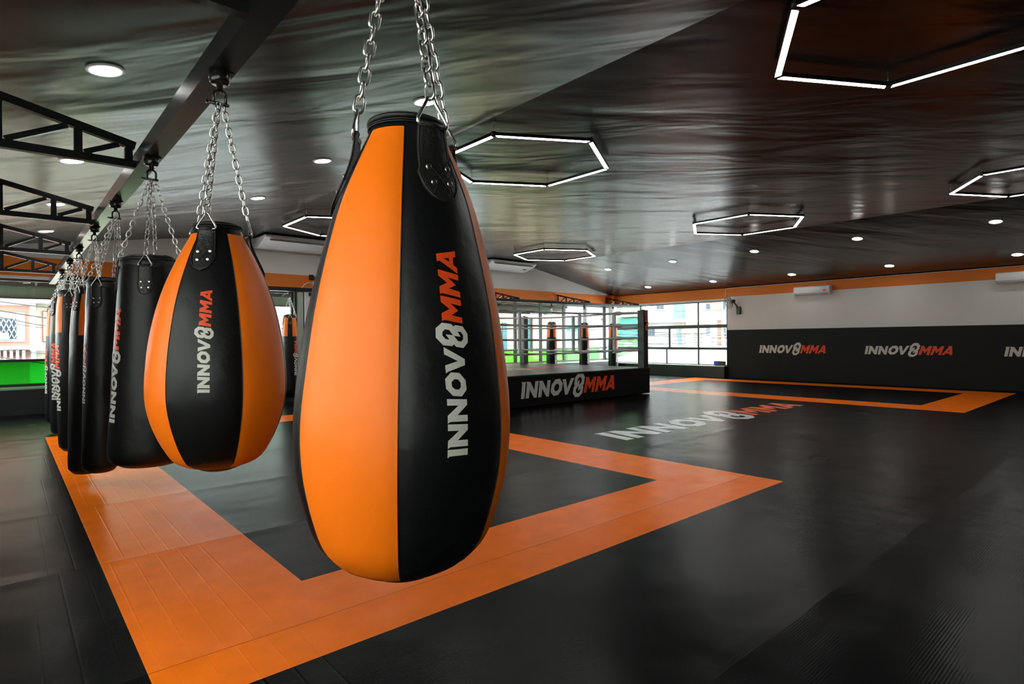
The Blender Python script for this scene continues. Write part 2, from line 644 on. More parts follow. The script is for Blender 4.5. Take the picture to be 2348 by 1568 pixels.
window('window_5', 'x', XL - .1, LW[1][0], LW[1][1], 1.25, 2.35, [(y, .05, 1.25, 2.35) for y in (8.9, 10.8)], [],
       [(LW[1][0], LW[1][1], 1.25, 2.35, M_GLASS)])
# pale green door frame edge at the end of the left window
structure(MB().box(5.42, 5.56, YB - .03, YB + .02, .05, 2.5, M_FRAME_PALE).build('trim_3'))
# vertical black frame above the sill at X 5.36
structure(MB().box(5.34, 5.40, YB - .05, YB + .02, .9, 2.5, M_FRAME).build('trim_4'))

# ------------------------------------------------------------------ right wall padding with lettering
pad = MB()
pad.box(XR - .05, XR - .001, YF + .01, RW0 - .0, 0.0, 1.54, M_WALL_BLACK)
pd = pad.build('wall_padding', origin=(XR - .03, 4, 0))
tag(pd, 'long black padding along the lower half of the right wall, printed with repeated lettering', 'wall padding')
for (y0, y1, zb, cap) in ((8.451, 6.52, .815, .235), (5.532, 3.587, .812, .225), (2.615, .68, .80, .225)):
    logo('lettering', pd, (lambda y0, y1, zb, cap: lambda u, v: Vector((XR - .053, y0 + (y1 - y0) * u, zb + v * cap)))(y0, y1, zb, cap), shear=.18)

# ------------------------------------------------------------------ ceiling lights
dl_rows = [(.55, (4.92, 7.58, 10.08, 12.61), 'bag-side'), (3.04, (2.3, 4.7, 7.07, 9.55, 12.11), ''),
           (14.46, (2.27, 4.69, 7.07, 9.48, 11.86), ''), (16.75, (2.26, 4.71, 7.11, 9.53, 11.97), '')]
where = {.55: 'in the row left of the steel beam', 3.04: 'in the row over the large teardrop bag', 14.46: 'in the inner row on the right slope', 16.75: 'in the row beside the right wall'}
order = ['nearest the camera', 'second from the camera', 'third from the camera', 'fourth from the camera', 'farthest from the camera']
proto_dl = None
for X, Ys, _ in dl_rows:
    sl = .147 if X < X1 else ((zR - ZC) / (XR - X2) if X > X2 else 0)
    for k, Y in enumerate(Ys):
        if proto_dl is None:
            root = thing('downlight', '', 'ceiling light', (0, 0, 0))
            q = MB()
            q.lathe([(.115, -.006), (.118, 0), (.118, .012), (.098, .012), (.098, -.004)], (0, 0, 0), M_WHITE_PLASTIC, 32)
            q.build('trim_ring', root, origin=(0, 0, 0))
            q = MB()
            q.lathe([(.094, -.0078), (.096, -.0068), (.096, .003)], (0, 0, 0), M_DOWN, 32)
            q.build('lens', root, origin=(0, 0, 0))
            proto_dl = root
        else:
            root = copy_tree(proto_dl)
        root.location = (X, Y, ceil_z(X) - .006)
        root.rotation_euler = (0, -math.atan(sl), 0)
        pos = order[k] if k < len(Ys) - 1 else order[4]
        tag(root, f'round recessed downlight {where[X]}, {pos}', 'ceiling light', 'round ceiling downlights')

hexes = [((5.2, 1.17), 'upper right of the picture, cut by its top edge'), ((5.2, 5.66), 'just right of the large teardrop bag'),
         ((5.24, 11.2), 'half hidden left of the large teardrop bag'),
         ((11.5, 11.29), 'smallest and farthest, above the boxing ring'), ((11.57, 5.85), 'middle right of the ceiling, fully visible'),
         ((11.65, 1.25), 'cut by the right edge of the picture')]
proto_hex = None
for (hx, hy), w in hexes:
    if proto_hex is None:
        root = thing('hexagonal_light', '', 'ceiling light', (0, 0, 0))
        R_ = 1.15
        V6 = [Vector((R_ * math.cos(PI / 2 + k * PI / 3), R_ * math.sin(PI / 2 + k * PI / 3), 0)) for k in range(6)]
        for k in range(6):
            a, b = V6[k], V6[(k + 1) % 6]
            d = (b - a).normalized()
            n = Vector((d.y, -d.x, 0))
            if n.dot((a + b) / 2) > 0:
                n = -n
            # mitred lit tube
            w_ = .024
            q = MB()
            t1 = .032
            t = math.tan(math.radians(30))
            pts = [a + d * t1 - n * w_ * 1 + d * (-w_ * t), b - d * t1 - n * w_ - d * (-w_ * t),
                   b - d * t1 + n * w_ - d * (w_ * t), a + d * t1 + n * w_ + d * (w_ * t)]
            q.prism([(p.x, p.y) for p in pts], 2, -.0135, -.006, M_LED)
            tb = q.build('light_tube', root, origin=(0, 0, 0))
            q = MB()
            q.bar(a + d * .012 + Vector((0, 0, .007)), b - d * .012 + Vector((0, 0, .007)), .064, .038, M_BLACK_STEEL)
            q.build('tube_housing', tb, origin=(0, 0, 0))
            q = MB()
            q.lathe([(.024, -.004), (.03, 0), (.03, .035), (.024, .04)], a, M_BLACK_PLASTIC, 12)
            q.tube([a + Vector((0, 0, .03)), a + Vector((0, 0, ZC - 3.62 - .004))], .004, M_CHROME, 6)
            q.build('corner_joint', root, origin=(0, 0, 0))
        proto_hex = root
    else:
        root = copy_tree(proto_hex)
    root.location = (hx, hy, 3.62)
    tag(root, f'hexagonal ring of white light tubes, {w}', 'ceiling light', 'hexagonal ceiling lights')

# ------------------------------------------------------------------ steel beams and trusses
BZ0, BZ1, BX0, BX1 = 2.38, 2.48, .622, .713
q = MB()
q.box(BX0, BX1, -3.0, 13.5, BZ0, BZ1, M_BLACK_STEEL)
q.box(BX0 - .003, BX0, -3.0, 13.5, BZ0 - .002, BZ0 + .006, M_BLACK_STEEL)
main_beam = q.build('steel_beam', origin=(.67, 5, BZ0))
tag(main_beam, 'long black steel beam that carries the row of punching bags on the left', 'steel beam')
q = MB()
q.box(BX1, 17.2, 12.64, 12.74, 2.385, 2.475, M_BLACK_STEEL)
back_beam = q.build('steel_beam', origin=(9, 12.69, 2.38))
tag(back_beam, 'black steel beam across the far windows, behind the boxing ring', 'steel beam')


def truss(root_p, tip_p, zb, zroot, ztip, ups, label, group, n_panels):
    """root_p, tip_p: xy ends. ups: distances from the tip of the uprights"""
    r, t = Vector((*root_p, 0)), Vector((*tip_p, 0))
    L = (t - r).length
    d = (r - t).normalized()
    th = thing('roof_truss', label, 'truss', (r.x, r.y, zb), group)
    S = .045

    def P(s, z):
        return Vector((t.x + d.x * s, t.y + d.y * s, z))

    def zt_(s):
        return ztip + (zroot - ztip) * s / L
    q = MB(); q.bar(P(0, zb + S / 2), P(L, zb + S / 2), S, S, M_BLACK_STEEL); q.build('bottom_chord', th)
    q = MB(); q.bar(P(-.0, zt_(0) - S / 2), P(L, zt_(L) - S / 2), S, S, M_BLACK_STEEL); q.build('top_chord', th)
    pr = 0
    for k, s in enumerate(ups):
        q = MB(); q.bar(P(s, zb + S), P(s, zt_(s) - S), S * .9, S * .9, M_BLACK_STEEL, up=(d.x, d.y, 0)); q.build('upright', th)
        if k < len(ups) - 1:
            s2 = ups[k + 1]
            q = MB(); q.bar(P(s + .05, zt_(s + .05) - S * 1.1), P(s2 - .03, zb + S * 1.1), S * .8, S * .7, M_BLACK_STEEL); q.build('brace', th)
    return th


tw = ['nearest the camera, cut by the top edge', 'second from the camera', 'third from the camera',
      'fourth from the camera', 'farthest, over the orange band']
for k, Y in enumerate((2.03, 4.25, 6.50, 8.94, 11.5)):
    truss((XL, Y), (BX0, Y), BZ0, 2.90, 2.54, [.035, .285, .64, 1.05, L_ if (L_ := 1.53) else 0],
          f'black steel truss left of the bag beam, {tw[k]}', 'steel trusses on the left', 4)
for k, (X, w) in enumerate(((11.4, 'left one, partly behind the teardrop bag'), (14.55, 'middle one above the ring'), (17.2, 'right one beside the room corner'))):
    truss((X, YB), (X, 12.69), 2.475, 2.85, 2.53, [.05, .38, .72, 1.08, 1.46],
          f'small black truss above the far beam, {w}', 'bracket trusses on the far wall', 4)


# ------------------------------------------------------------------ punching bags
def chain(parent, a, b, pitch=.032, wire=.0028, lod=0):
    a, b = Vector(a), Vector(b)
    L = (b - a).length
    n = max(3, round(L / pitch))
    p = L / n
    d = (b - a).normalized()
    s = d.orthogonal().normalized()
    s.rotate(Matrix.Rotation(random.random() * PI, 3, d))
    q = MB()
    hl = p * .5 + wire * 1.05
    hw = .0115 - wire * .3
    for k in range(n):
        c = a + d * (p * (k + .5))
        w = s if k % 2 == 0 else s.cross(d)
        w = (w + Vector((random.uniform(-.12, .12), random.uniform(-.12, .12), 0))).normalized()
        w = (w - d * w.dot(d)).normalized()
        pts = []
        st = hl - hw
        K = 5 if lod == 0 else 3
        for t in range(K + 1):
            an = PI * t / K
            pts.append(c + d * (st + hw * math.sin(an)) + w * (hw * math.cos(an)))
        for t in range(K + 1):
            an = PI * t / K
            pts.append(c - d * (st + hw * math.sin(an)) - w * (hw * math.cos(an)))
        q.tube(pts, wire, M_CHROME, 7 if lod == 0 else 4, closed=True)
    return q.build('chain', parent, fix=False)


def make_bag(label, cat_group, mount, d, top_px, bot_px, prof, kind, straps, strap_az, text=None, lod=0, cap_h=.0):
    """prof: list of (z_fraction_from_bottom 0..1, radius). axis from bot_px to top_px at depth d.
    strap_az: list of azimuth offsets (deg) relative to the direction of the camera (+ = to image right)."""
    pt, pb_ = at(*top_px, d), at(*bot_px, d)
    axis = pt - pb_
    base = pb_.copy()
    H = axis.z
    name = 'teardrop_punching_bag' if kind == 'tear' else 'punching_bag'
    root = thing(name, label, 'punching bag', base, cat_group)

    def cen(z):
        return base + axis * ((z - base.z) / H)
    cc = cen(base.z + H / 2)
    toc = Vector((-cc.x, -cc.y, 0)).normalized()
    az0 = math.atan2(toc.y, toc.x)

    def rad(t):
        t = max(0, min(1, t))
        for (t0, r0), (t1, r1) in zip(prof, prof[1:]):
            if t <= t1:
                f = (t - t0) / (t1 - t0)
                # smooth interpolation (catmull-like ease)
                i = prof.index((t0, r0))
                rm = prof[max(i - 1, 0)]
                rp = prof[min(i + 2, len(prof) - 1)]
                m0 = (r1 - rm[1]) / max(1e-6, t1 - rm[0]) * (t1 - t0)
                m1 = (rp[1] - r0) / max(1e-6, rp[0] - t0) * (t1 - t0)
                f2, f3 = f * f, f * f * f
                return (2 * f3 - 3 * f2 + 1) * r0 + (f3 - 2 * f2 + f) * m0 + (-2 * f3 + 3 * f2) * r1 + (f3 - f2) * m1
        return prof[-1][1]

    ns = 144 if lod == 0 else 64 if lod == 1 else 36
    nz = 72 if lod == 0 else 40 if lod == 1 else 24
    nstrap = len(strap_az)
    half_black = 30.5 if kind == 'tear' else 19
    seams = []

    def panel_black(phi):
        if kind == 'black':
            return True
        dd = min(abs((phi - s + 180) % 360 - 180) for s in strap_az0)
        return dd < half_black
    strap_az0 = straps            # centres of the black panels
    if kind != 'black':
        for s in strap_az0:
            seams += [s - half_black, s + half_black]

    def surf(phi_deg, z, off=0.0):
        t = (z - base.z) / H
        r = rad(t)
        if kind != 'black' and (kind == 'tear' or t > .745):
            for s in seams:
                dd = abs((phi_deg - s + 180) % 360 - 180)
                if dd < 9:
                    r -= r * .014 * (1 - dd / 9) ** 2
        wv = .0022 if kind == 'tear' else .0035
        r += wv * noise.noise(Vector((math.cos(math.radians(phi_deg)) * 2.2 + base.x * 3, math.sin(math.radians(phi_deg)) * 2.2, z * 5 + base.y)))
        a = az0 + math.radians(phi_deg)
        c = cen(z)
        return Vector((c.x + math.cos(a) * (r + off), c.y + math.sin(a) * (r + off), z))

    # body shell with the panel boundaries snapped onto vertex columns
    cols = [360 * k / ns for k in range(ns)]
    for s in seams:
        s %= 360
        k = min(range(ns), key=lambda i: abs((cols[i] - s + 180) % 360 - 180))
        cols[k] = s
    t_or = .745 if kind == 'heavy' else -1
    rows = [k / nz for k in range(nz + 1)]
    if kind == 'heavy':
        k = min(range(nz + 1), key=lambda i: abs(rows[i] - t_or))
        rows[k] = t_or
    q = MB()
    ib, io = q.mi(M_BLACK_LEATHER), q.mi(M_ORANGE_LEATHER)
    bm = q.bm
    ring = [[bm.verts.new(surf(c, base.z + t * H)) for c in cols] for t in rows]
    for j in range(nz):
        for i in range(ns):
            f = bm.faces.new((ring[j][i], ring[j][(i + 1) % ns], ring[j + 1][(i + 1) % ns], ring[j + 1][i]))
            f.smooth = True
            c0, c1 = cols[i], cols[(i + 1) % ns]
            if (c1 - c0) < -180:
                c1 += 360
            tm = (rows[j] + rows[j + 1]) / 2
            blk = panel_black((c0 + c1) / 2)
            if kind == 'heavy' and tm < t_or:
                blk = True
            if tm < .02 or tm > 1 - cap_h:
                blk = True
            f.material_index = ib if blk else io
    bm.faces.new(ring[0][::-1]).material_index = ib
    bm.faces.new(ring[-1]).material_index = ib
    q.build('cover', root, fix=True)
    zt_ = base.z + H
    # rolled rim with zip at the top
    q = MB()
    rt = rad(1)
    rim_h = .035 if kind == 'tear' else .05
    c = cen(zt_)
    nn = ns // 2
    for (rr, zz, wire) in ((rt + .004, zt_ - .002, .006), (rt + .003, zt_ - rim_h, .004)):
        q.tube([(c.x + rr * math.cos(2 * PI * k / nn), c.y + rr * math.sin(2 * PI * k / nn), zz) for k in range(nn)], wire, M_STRAP, 8, closed=True)
    if kind != 'tear':
        # sagging rolled flap of heavy bags
        pts_t = []
        prof_f = [(rt + .006, -.055), (rt + .010, -.03), (rt + .004, .0), (rt - .03, .022), (rt * .55, .03), (rt * .1, .012)]
        rg = []
        for (rr, zz) in prof_f:
            rg.append([q.bm.verts.new((c.x + rr * math.cos(2 * PI * k / nn), c.y + rr * math.sin(2 * PI * k / nn),
                                       zt_ + zz + .008 * noise.noise(Vector((3 * math.cos(2 * PI * k / nn), 3 * math.sin(2 * PI * k / nn), rr * 20 + base.y))))) for k in range(nn)])
        for A, B in zip(rg, rg[1:]):
            for t in range(nn):
                f = q.bm.faces.new((A[t], A[(t + 1) % nn], B[(t + 1) % nn], B[t]))
                f.smooth = True
        q.bm.faces.new(rg[-1])
    else:
        rg = [[q.bm.verts.new((c.x + rr * math.cos(2 * PI * k / nn), c.y + rr * math.sin(2 * PI * k / nn), zt_ + zz)) for k in range(nn)]
              for rr, zz in ((rt + .003, -.006), (rt, .004), (rt - .015, .010))]
        for A, B in zip(rg, rg[1:]):
            for t in range(nn):
                q.bm.faces.new((A[t], A[(t + 1) % nn], B[(t + 1) % nn], B[t])).smooth = True
        q.bm.faces.new(rg[-1])
        for zz in (-.011, -.015):
            q.tube([(c.x + (rt + .007) * math.cos(2 * PI * k / nn), c.y + (rt + .007) * math.sin(2 * PI * k / nn), zt_ + zz) for k in range(nn)],
                   .0016, M_BLACK_PLASTIC, 5, closed=True)
    q.mi(M_STRAP)
    q.build('rim', root)
    # bottom disc
    q = MB()
    cb_ = cen(base.z)
    rb_ = rad(0)
    q.lathe([(rb_ * .3, -.013), (rb_ * .7, -.011), (rb_ * .95, -.004), (rb_ + .002, .002), (rb_ + .002, .008)], cb_, M_STRAP, nn)
    q.build('bottom_panel', root)
    # piping along the seams
    if kind != 'black' and lod < 2:
        q = MB()
        t_lo = .015 if kind == 'tear' else t_or
        for s in seams:
            q.tube([surf(s, base.z + H * (t_lo + (1 - cap_h - t_lo) * k / 40), .0003) for k in range(41)], .0017 if lod == 0 else .0022, M_STRAP, 5)
        q.build('seam_piping', root)
    # straps with rings, rivets and chains
    hook = Vector((mount[0], mount[1], 2.262))
    sw, sh, swid = (.060, .165, .086) if kind == 'tear' else (.058, .165, .078)
    z_top = zt_ - (.028 if kind == 'tear' else .045)
    for s in strap_az:
        a = az0 + math.radians(s)
        nrm = Vector((math.cos(a), math.sin(a), 0))
        tan = Vector((-math.sin(a), math.cos(a), 0))

        def SP(x, t, off):
            """x -1..1 across, t 0..1 downwards"""
            z = z_top - sh * t
            half = (sw / 2) * (1 - t) + (swid / 2) * t if t < .62 else (swid / 2) * .97 * math.sqrt(max(0, 1 - ((t - .62) / .38) ** 2)) + .0005
            r = rad((z - base.z) / H)
            lift = (.010 if kind != 'tear' else .024) * max(0, 1 - t / .6) ** 2
            ph = s + math.degrees(x * half / max(r, .05))
            p = surf(ph, z, 0)
            pr = p + nrm * (off + lift)
            # flatten across while near the top
            return pr
        q = MB()
        ms = q.mi(M_STRAP)
        nx, nt_ = 8, 16
        fr_ = [[q.bm.verts.new(SP(-1 + 2 * i / nx, k / nt_, .0065)) for i in range(nx + 1)] for k in range(nt_ + 1)]
        bk_ = [[q.bm.verts.new(SP(-1 + 2 * i / nx, k / nt_, -.001)) for i in range(nx + 1)] for k in range(nt_ + 1)]
        for k in range(nt_):
            for i in range(nx):
                q.bm.faces.new((fr_[k][i], fr_[k + 1][i], fr_[k + 1][i + 1], fr_[k][i + 1])).smooth = True
                q.bm.faces.new((bk_[k][i], bk_[k][i + 1], bk_[k + 1][i + 1], bk_[k + 1][i]))
        for k in range(nt_):
            for i in (0, nx):
                q.bm.faces.new((fr_[k][i], fr_[k + 1][i], bk_[k + 1][i], bk_[k][i]))
        for i in range(nx):
            for k in (0, nt_):
                q.bm.faces.new((fr_[k][i], fr_[k][i + 1], bk_[k][i + 1], bk_[k][i]))
        if lod < 2:
            edge = [SP(-1, k / 14, .007) for k in range(15)] + [SP(1, k / 14, .007) for k in range(14, -1, -1)]
            q.tube(edge, .0022, M_STRAP, 5)
            q.tube([SP(x, .42, .007) for x in (-.95, -.3, .3, .95)], .0007, M_STRAP, 4)
            q.tube([SP(-.8, .44, .007), SP(.0, .68, .008), SP(.75, .9, .007)], .0007, M_STRAP, 4)
            q.tube([SP(.8, .44, .007), SP(.0, .68, .008), SP(-.75, .9, .007)], .0007, M_STRAP, 4)
        q.tube([SP(-.9, .0, .002), SP(0, .0, .002), SP(.9, .0, .002)], .0075, M_STRAP, 8)
        st = q.build('strap', root)
        for (x, t) in ((-.55, .56), (.62, .55), (-.42, .76), (.5, .75)):
            p = SP(x, t, .0075)
            q = MB()
            nr = nrm
            ax1 = tan
            ax2 = nr.cross(ax1)
            rr = .0064
            rings = []
            for (r_, o_) in ((rr, -.002), (rr, .0006), (rr * .8, .0016), (rr * .3, .0020)):
                rings.append([q.bm.verts.new(p + nr * o_ + (ax1 * math.cos(2 * PI * k / 12) + ax2 * math.sin(2 * PI * k / 12)) * r_) for k in range(12)])
            q.mi(M_BRASS)
            for A, B in zip(rings, rings[1:]):
                for k in range(12):
                    q.bm.faces.new((A[k], A[(k + 1) % 12], B[(k + 1) % 12], B[k])).smooth = True
            q.bm.faces.new(rings[-1])
            q.build('rivet', st)
        # triangular ring
        c0 = SP(0, 0, .002)
        hw = sw / 2 + .004
        dirc = (hook - c0).normalized()
        lean = (dirc + Vector((0, 0, .8))).normalized()
        apex = c0 + lean * .058
        wr = .0037
        tri = []
        for k in range(5):
            an = PI * k / 4
            tri.append(apex + tan * (.010 * math.cos(an)) - lean * .008 + lean * (.010 * math.sin(an)))
        for sg in (-1,):
            tri += [c0 - tan * (hw * .98) + lean * .009, c0 - tan * hw + lean * .002, c0 - tan * (hw - .004) - lean * .002]
        tri += [c0 + tan * (hw - .004) - lean * .002, c0 + tan * hw + lean * .002, c0 + tan * (hw * .98) + lean * .009]
        q = MB()
        q.tube(tri, wr, M_CHROME, 8, closed=True)
        q.build('triangle_ring', root)
        end = hook + nrm * .012 + Vector((0, 0, -.01))
        chain(root, apex + lean * .0, end, lod=min(lod, 1), wire=.0034)
    # swivel and shackle
    q = MB()
    mx, my = mount
    q.lathe([(.012, -.072), (.013, -.05), (.030, -.05), (.038, -.042), (.040, -.012), (.034, 0), (.034, .0)], (mx, my, BZ0), M_BLACK_STEEL, 24)
    q.box(mx - .045, mx + .045, my - .03, my + .03, BZ0 - .006, BZ0, M_BLACK_STEEL)
    U = [Vector((mx, my, 0)) + Vector((.023 * sx, 0, z)) for sx, z in ((1, 2.252), (1, 2.285))]
    pts = [Vector((mx + .022 * math.cos(an), my, 2.285 + .022 * math.sin(an))) for an in [PI * k / 8 for k in range(9)]]
    pts = [Vector((mx + .022, my, 2.245))] + pts + [Vector((mx - .022, my, 2.245))]
    q.tube(pts, .0062, M_BLACK_STEEL, 8)
    q.tube([(mx - .04, my, 2.252), (mx + .034, my, 2.252)], .0065, M_BLACK_STEEL, 8)
    q.tube([(mx - .047, my - .008, 2.252), (mx - .047, my + .008, 2.252)], .006, M_BLACK_STEEL, 6)
    q.build('swivel_hook', root)
    if text:
        phi_c, y_bot, y_top, vs, px_lab = text
        # height of the word from its picture rows at the surface depth
        a = az0 + math.radians(phi_c)
        P0 = surf(phi_c, base.z + H * .5)
        dep = (P0 - CAMPOS).dot(_F)
        z0 = at(px_lab, y_bot, dep).z
        z1 = at(px_lab, y_top, dep).z
        s_ = (z1 - z0) / LOGO_L

        def fm(u, v):
            z = z0 + (z1 - z0) * u
            r = rad((z - base.z) / H)
            ph = phi_c + math.degrees((.5 - v) * 250 * s_ * vs / r)
            return surf(ph, z, .0012 if lod == 0 else .0018)
        logo('lettering', root, fm, cut_u=34 if lod == 0 else 16, cut_v=5 if lod == 0 else 3)
    return root


def sil(d, rows, ytop, ybot, xc):
    """silhouette rows (y, xl, xr) -> (fraction, radius)"""
    zt0, zb0 = at(xc, ytop, d).z, at(xc, ybot, d).z
    out = []
    for y, xl, xr in rows:
        w = (xr - xl) / 2
        r = d * math.sin(math.atan(w / FPX))
        z = at(xc, y, d - r * r / d).z
        out.append(((z - zb0) / (zt0 - zb0), r))
    out.sort()
    return out


def depth(x, y):
    return (Vector((x, y, CH)) - CAMPOS).dot(_F)


GT = 'punching bags hanging from the left beam'
# nearest teardrop
m1 = (.66, 1.103)
d1 = depth(*m1)
rows1 = [(300, 853, 1012), (330, 840, 1026), (400, 805, 1056), (480, 773, 1089), (590, 743, 1119), (700, 719, 1144), (800, 702, 1160),
         (900, 690, 1172), (960, 686, 1176), (1020, 685, 1173), (1090, 691, 1162), (1170, 713, 1142), (1230, 740, 1119), (1265, 770, 1086), (1285, 798, 1052), (1298, 835, 1012)]
make_bag('largest orange and black teardrop punching bag, hanging on chains nearest the camera', GT, m1, d1, (933, 292), (926, 1301),
         sil(d1, rows1, 292, 1301, 931), 'tear', [27.5, 147.5, -92.5], [28, 124, -92], text=(25, 1042, 566, 1.12, 1060), cap_h=.026)
m2 = (.658, 2.515)
d2 = depth(*m2)
rows2 = [(520, 453, 547), (545, 443, 556), (575, 428, 572), (600, 416, 584), (650, 396, 605), (700, 380, 621), (750, 369, 633), (800, 361, 642), (850, 357, 647), (885, 356, 648),
         (920, 358, 646), (960, 367, 637), (1000, 382, 622), (1035, 400, 603), (1050, 413, 592), (1061, 432, 572), (1067, 455, 552)]
make_bag('second teardrop punching bag, smaller in view, in front of the plain black bags', GT, m2, d2, (500, 520), (502, 1069),
         sil(d2, rows2, 520, 1069, 501), 'tear', [-12, 108, -132], [-20, 100, -140], text=(-11, 900, 661, 1.1, 475), cap_h=.035)
HP = [(0, .125), (.006, .15), (.02, .165), (.05, .178)]


def heavy(r0, r1, r2, rt):
    """bottom, middle, upper, top radii"""
    return [(0, r0 * .72), (.008, r0 * .86), (.028, r0 * .96), (.07, r0), (.3, (r0 + r1) / 2), (.55, r1), (.8, r2), (.93, (r2 + rt) / 2), (.975, rt * 1.0), (1, rt * .97)]


m3 = (.656, 3.932)
make_bag('plain black punching bag hanging directly behind the second teardrop bag, flared at the bottom', GT, m3, depth(*m3), (346, 598), (344, 1060),
         heavy(.208, .182, .165, .150), 'black', [0], [-10, 80, 170, -100], text=(-66, 968, 706, 1.15, 272), lod=1)
m4 = (.65, 5.331)
make_bag('tall plain black punching bag, hanging slanted behind the flared black one', GT, m4, depth(*m4), (241, 645), (231, 1078),
         heavy(.122, .122, .120, .115), 'black', [0], [-25, 65, 155, -115], text=(-72, 925, 785, 1.1, 204), lod=1)
m5 = (.64, 6.616)
make_bag('black punching bag with orange top panels, mostly hidden behind the slanted black bag', GT, m5, depth(*m5), (206, 662), (199, 1081),
         heavy(.145, .147, .142, .108), 'heavy', [-52, 38, 128, -142], [-52, 38, 128, -142], lod=1)
m6 = (.643, 8.137)
make_bag('black punching bag with orange top panels, third from the far end of the left row', GT, m6, depth(*m6), (163, 671), (171, 1030),
         heavy(.145, .15, .145, .12), 'heavy', [-18, 72, 162, -108], [-10, 72, 162, -108], text=(-66, 942, 790, 1.2, 140), lod=1)
m7 = (.652, 9.495)
make_bag('black punching bag with orange top panels, second from the far end of the left row', GT, m7, depth(*m7), (147, 688), (148, 995),
         heavy(.145, .15, .148, .125), 'heavy', [-60, 30, 120, -150], [-60, 30, 120, -150], text=(-44, 917, 785, 1.1, 128), lod=1)
m8 = (.652, 10.872)
make_bag('black punching bag with orange top panels, last and farthest of the left row', GT, m8, depth(*m8), (134, 703), (133, 968),
         heavy(.15, .152, .145, .12), 'heavy', [-30, 60, 150, -120], [-30, 60, 150, -120], text=(-70, 902, 800, 1.1, 113), lod=1)
GB = 'punching bags under the far beam'
for (px_, az, lab, tpx) in ((664.5, 2, 'black punching bag with orange top panels seen through the gap between the two teardrop bags', 679),
                            (1265, 0, 'black punching bag with orange top panels behind the ring ropes, left one of three', 1277),
                            (1340, -2, 'black punching bag with orange top panels behind the ring ropes, middle one of three', 1352),
                            (1406, -8, 'black punching bag with orange top panels behind the ring corner, right one of three', 1416)):
    P = on(px_, 770, 1, 12.69)
    dd = depth(P.x, P.y)
    ppm = FPX / dd
    yt, yb = 778 - (1.815 - 1.3) * ppm, 778 - (.06 - 1.3) * ppm
    make_bag(lab, GB, (P.x, P.y), dd, (px_, yt), (px_, yb), heavy(.165, .168, .155, .12), 'heavy', [az, az + 90, az + 180, az - 90], [az, az + 90, az + 180, az - 90],
             text=(47, 778 + .78 * ppm, 778 + .02 * ppm, 1.1, tpx), lod=2)

# ------------------------------------------------------------------ boxing ring
RX0, RX1, RY0, RY1, RZ = 6.35, 11.37, 8.10, 13.0, .615
RY1 = 12.45
ringo = thing('boxing_ring', 'raised boxing ring with white ropes and a black apron, beyond the large teardrop bag', 'boxing ring', (RX0 + 2.5, RY0 + 2.2, 0))
q = MB()
q.box(RX0, RX1, RY0, RY1, .02, RZ - .04, M_APRON)
apron = q.build('apron', ringo)
logo('lettering', apron, lambda u, v: Vector((7.30 + u * 2.78, RY0 - .003, .175 + v * .315)), shear=.12)
logo('lettering', apron, lambda u, v: Vector((RX1 + .003, 8.9 + u * 2.78, .175 + v * .315)), shear=.12)
q = MB()
q.box(RX0 - .01, RX1 + .01, RY0 - .01, RY1 + .01, RZ - .04, RZ, M_CANVAS)
canvas = q.build('canvas', ringo)
for k in range(4):
    x0 = 6.9 + k * 1.12
    logo('lettering', canvas, (lambda x0: lambda u, v: Vector((x0 + u * .75, RY0 + .28 + v * .09, RZ + .002)))(x0), shear=.15)
logo('lettering', canvas, lambda u, v: Vector((6.9 + u * 3.4, 9.6 + v * .55, RZ + .002)), shear=.15)
CRN = [(RX0 + .11, RY0 + .11), (RX1 - .115, RY0 + .10), (RX1 - .11, RY1 - .11), (RX0 + .11, RY1 - .11)]
INS = .50
RC = [(RX0 + INS, 8.72), (10.85, 8.72), (10.85, RY1 - INS), (RX0 + INS, RY1 - INS)]
RZS = [1.885, 1.60, 1.30, 1.01]
posts = []
for k, (x, y) in enumerate(CRN):
    q = MB()
    q.box(x - .085, x + .085, y - .085, y + .085, RZ, 1.95, M_BLACK_PLASTIC)
    q.box(x - .03, x + .03, y - .03, y + .03, 1.95, 1.97, M_BLACK_STEEL)
    posts.append(q.build('corner_post', ringo))
for z in RZS:
    for k in range(4):
        a, b = RC[k], RC[(k + 1) % 4]
        q = MB()
        sag = .025
        pts = []
        for t in range(13):
            f = t / 12
            pts.append((a[0] + (b[0] - a[0]) * f, a[1] + (b[1] - a[1]) * f, z - sag * 4 * f * (1 - f)))
        q.tube(pts, .021, M_ROPE, 10)
        rp = q.build('rope', ringo)
    for k in range(4):
        c, p = Vector((*RC[k], z)), Vector((*CRN[k], z + .01))
        dv = (p - c)
        q = MB()
        n = 14
        pts = [c + dv * (t / n * .92 - .06) for t in range(n + 1)]
        rr = [.025, .034, .050, .052, .050, .034, .030, .031, .032, .032, .032, .032, .031, .03, .028]
        q.tube(pts, rr, M_ROPE, 10)
        q.build('rope_sleeve', ringo)
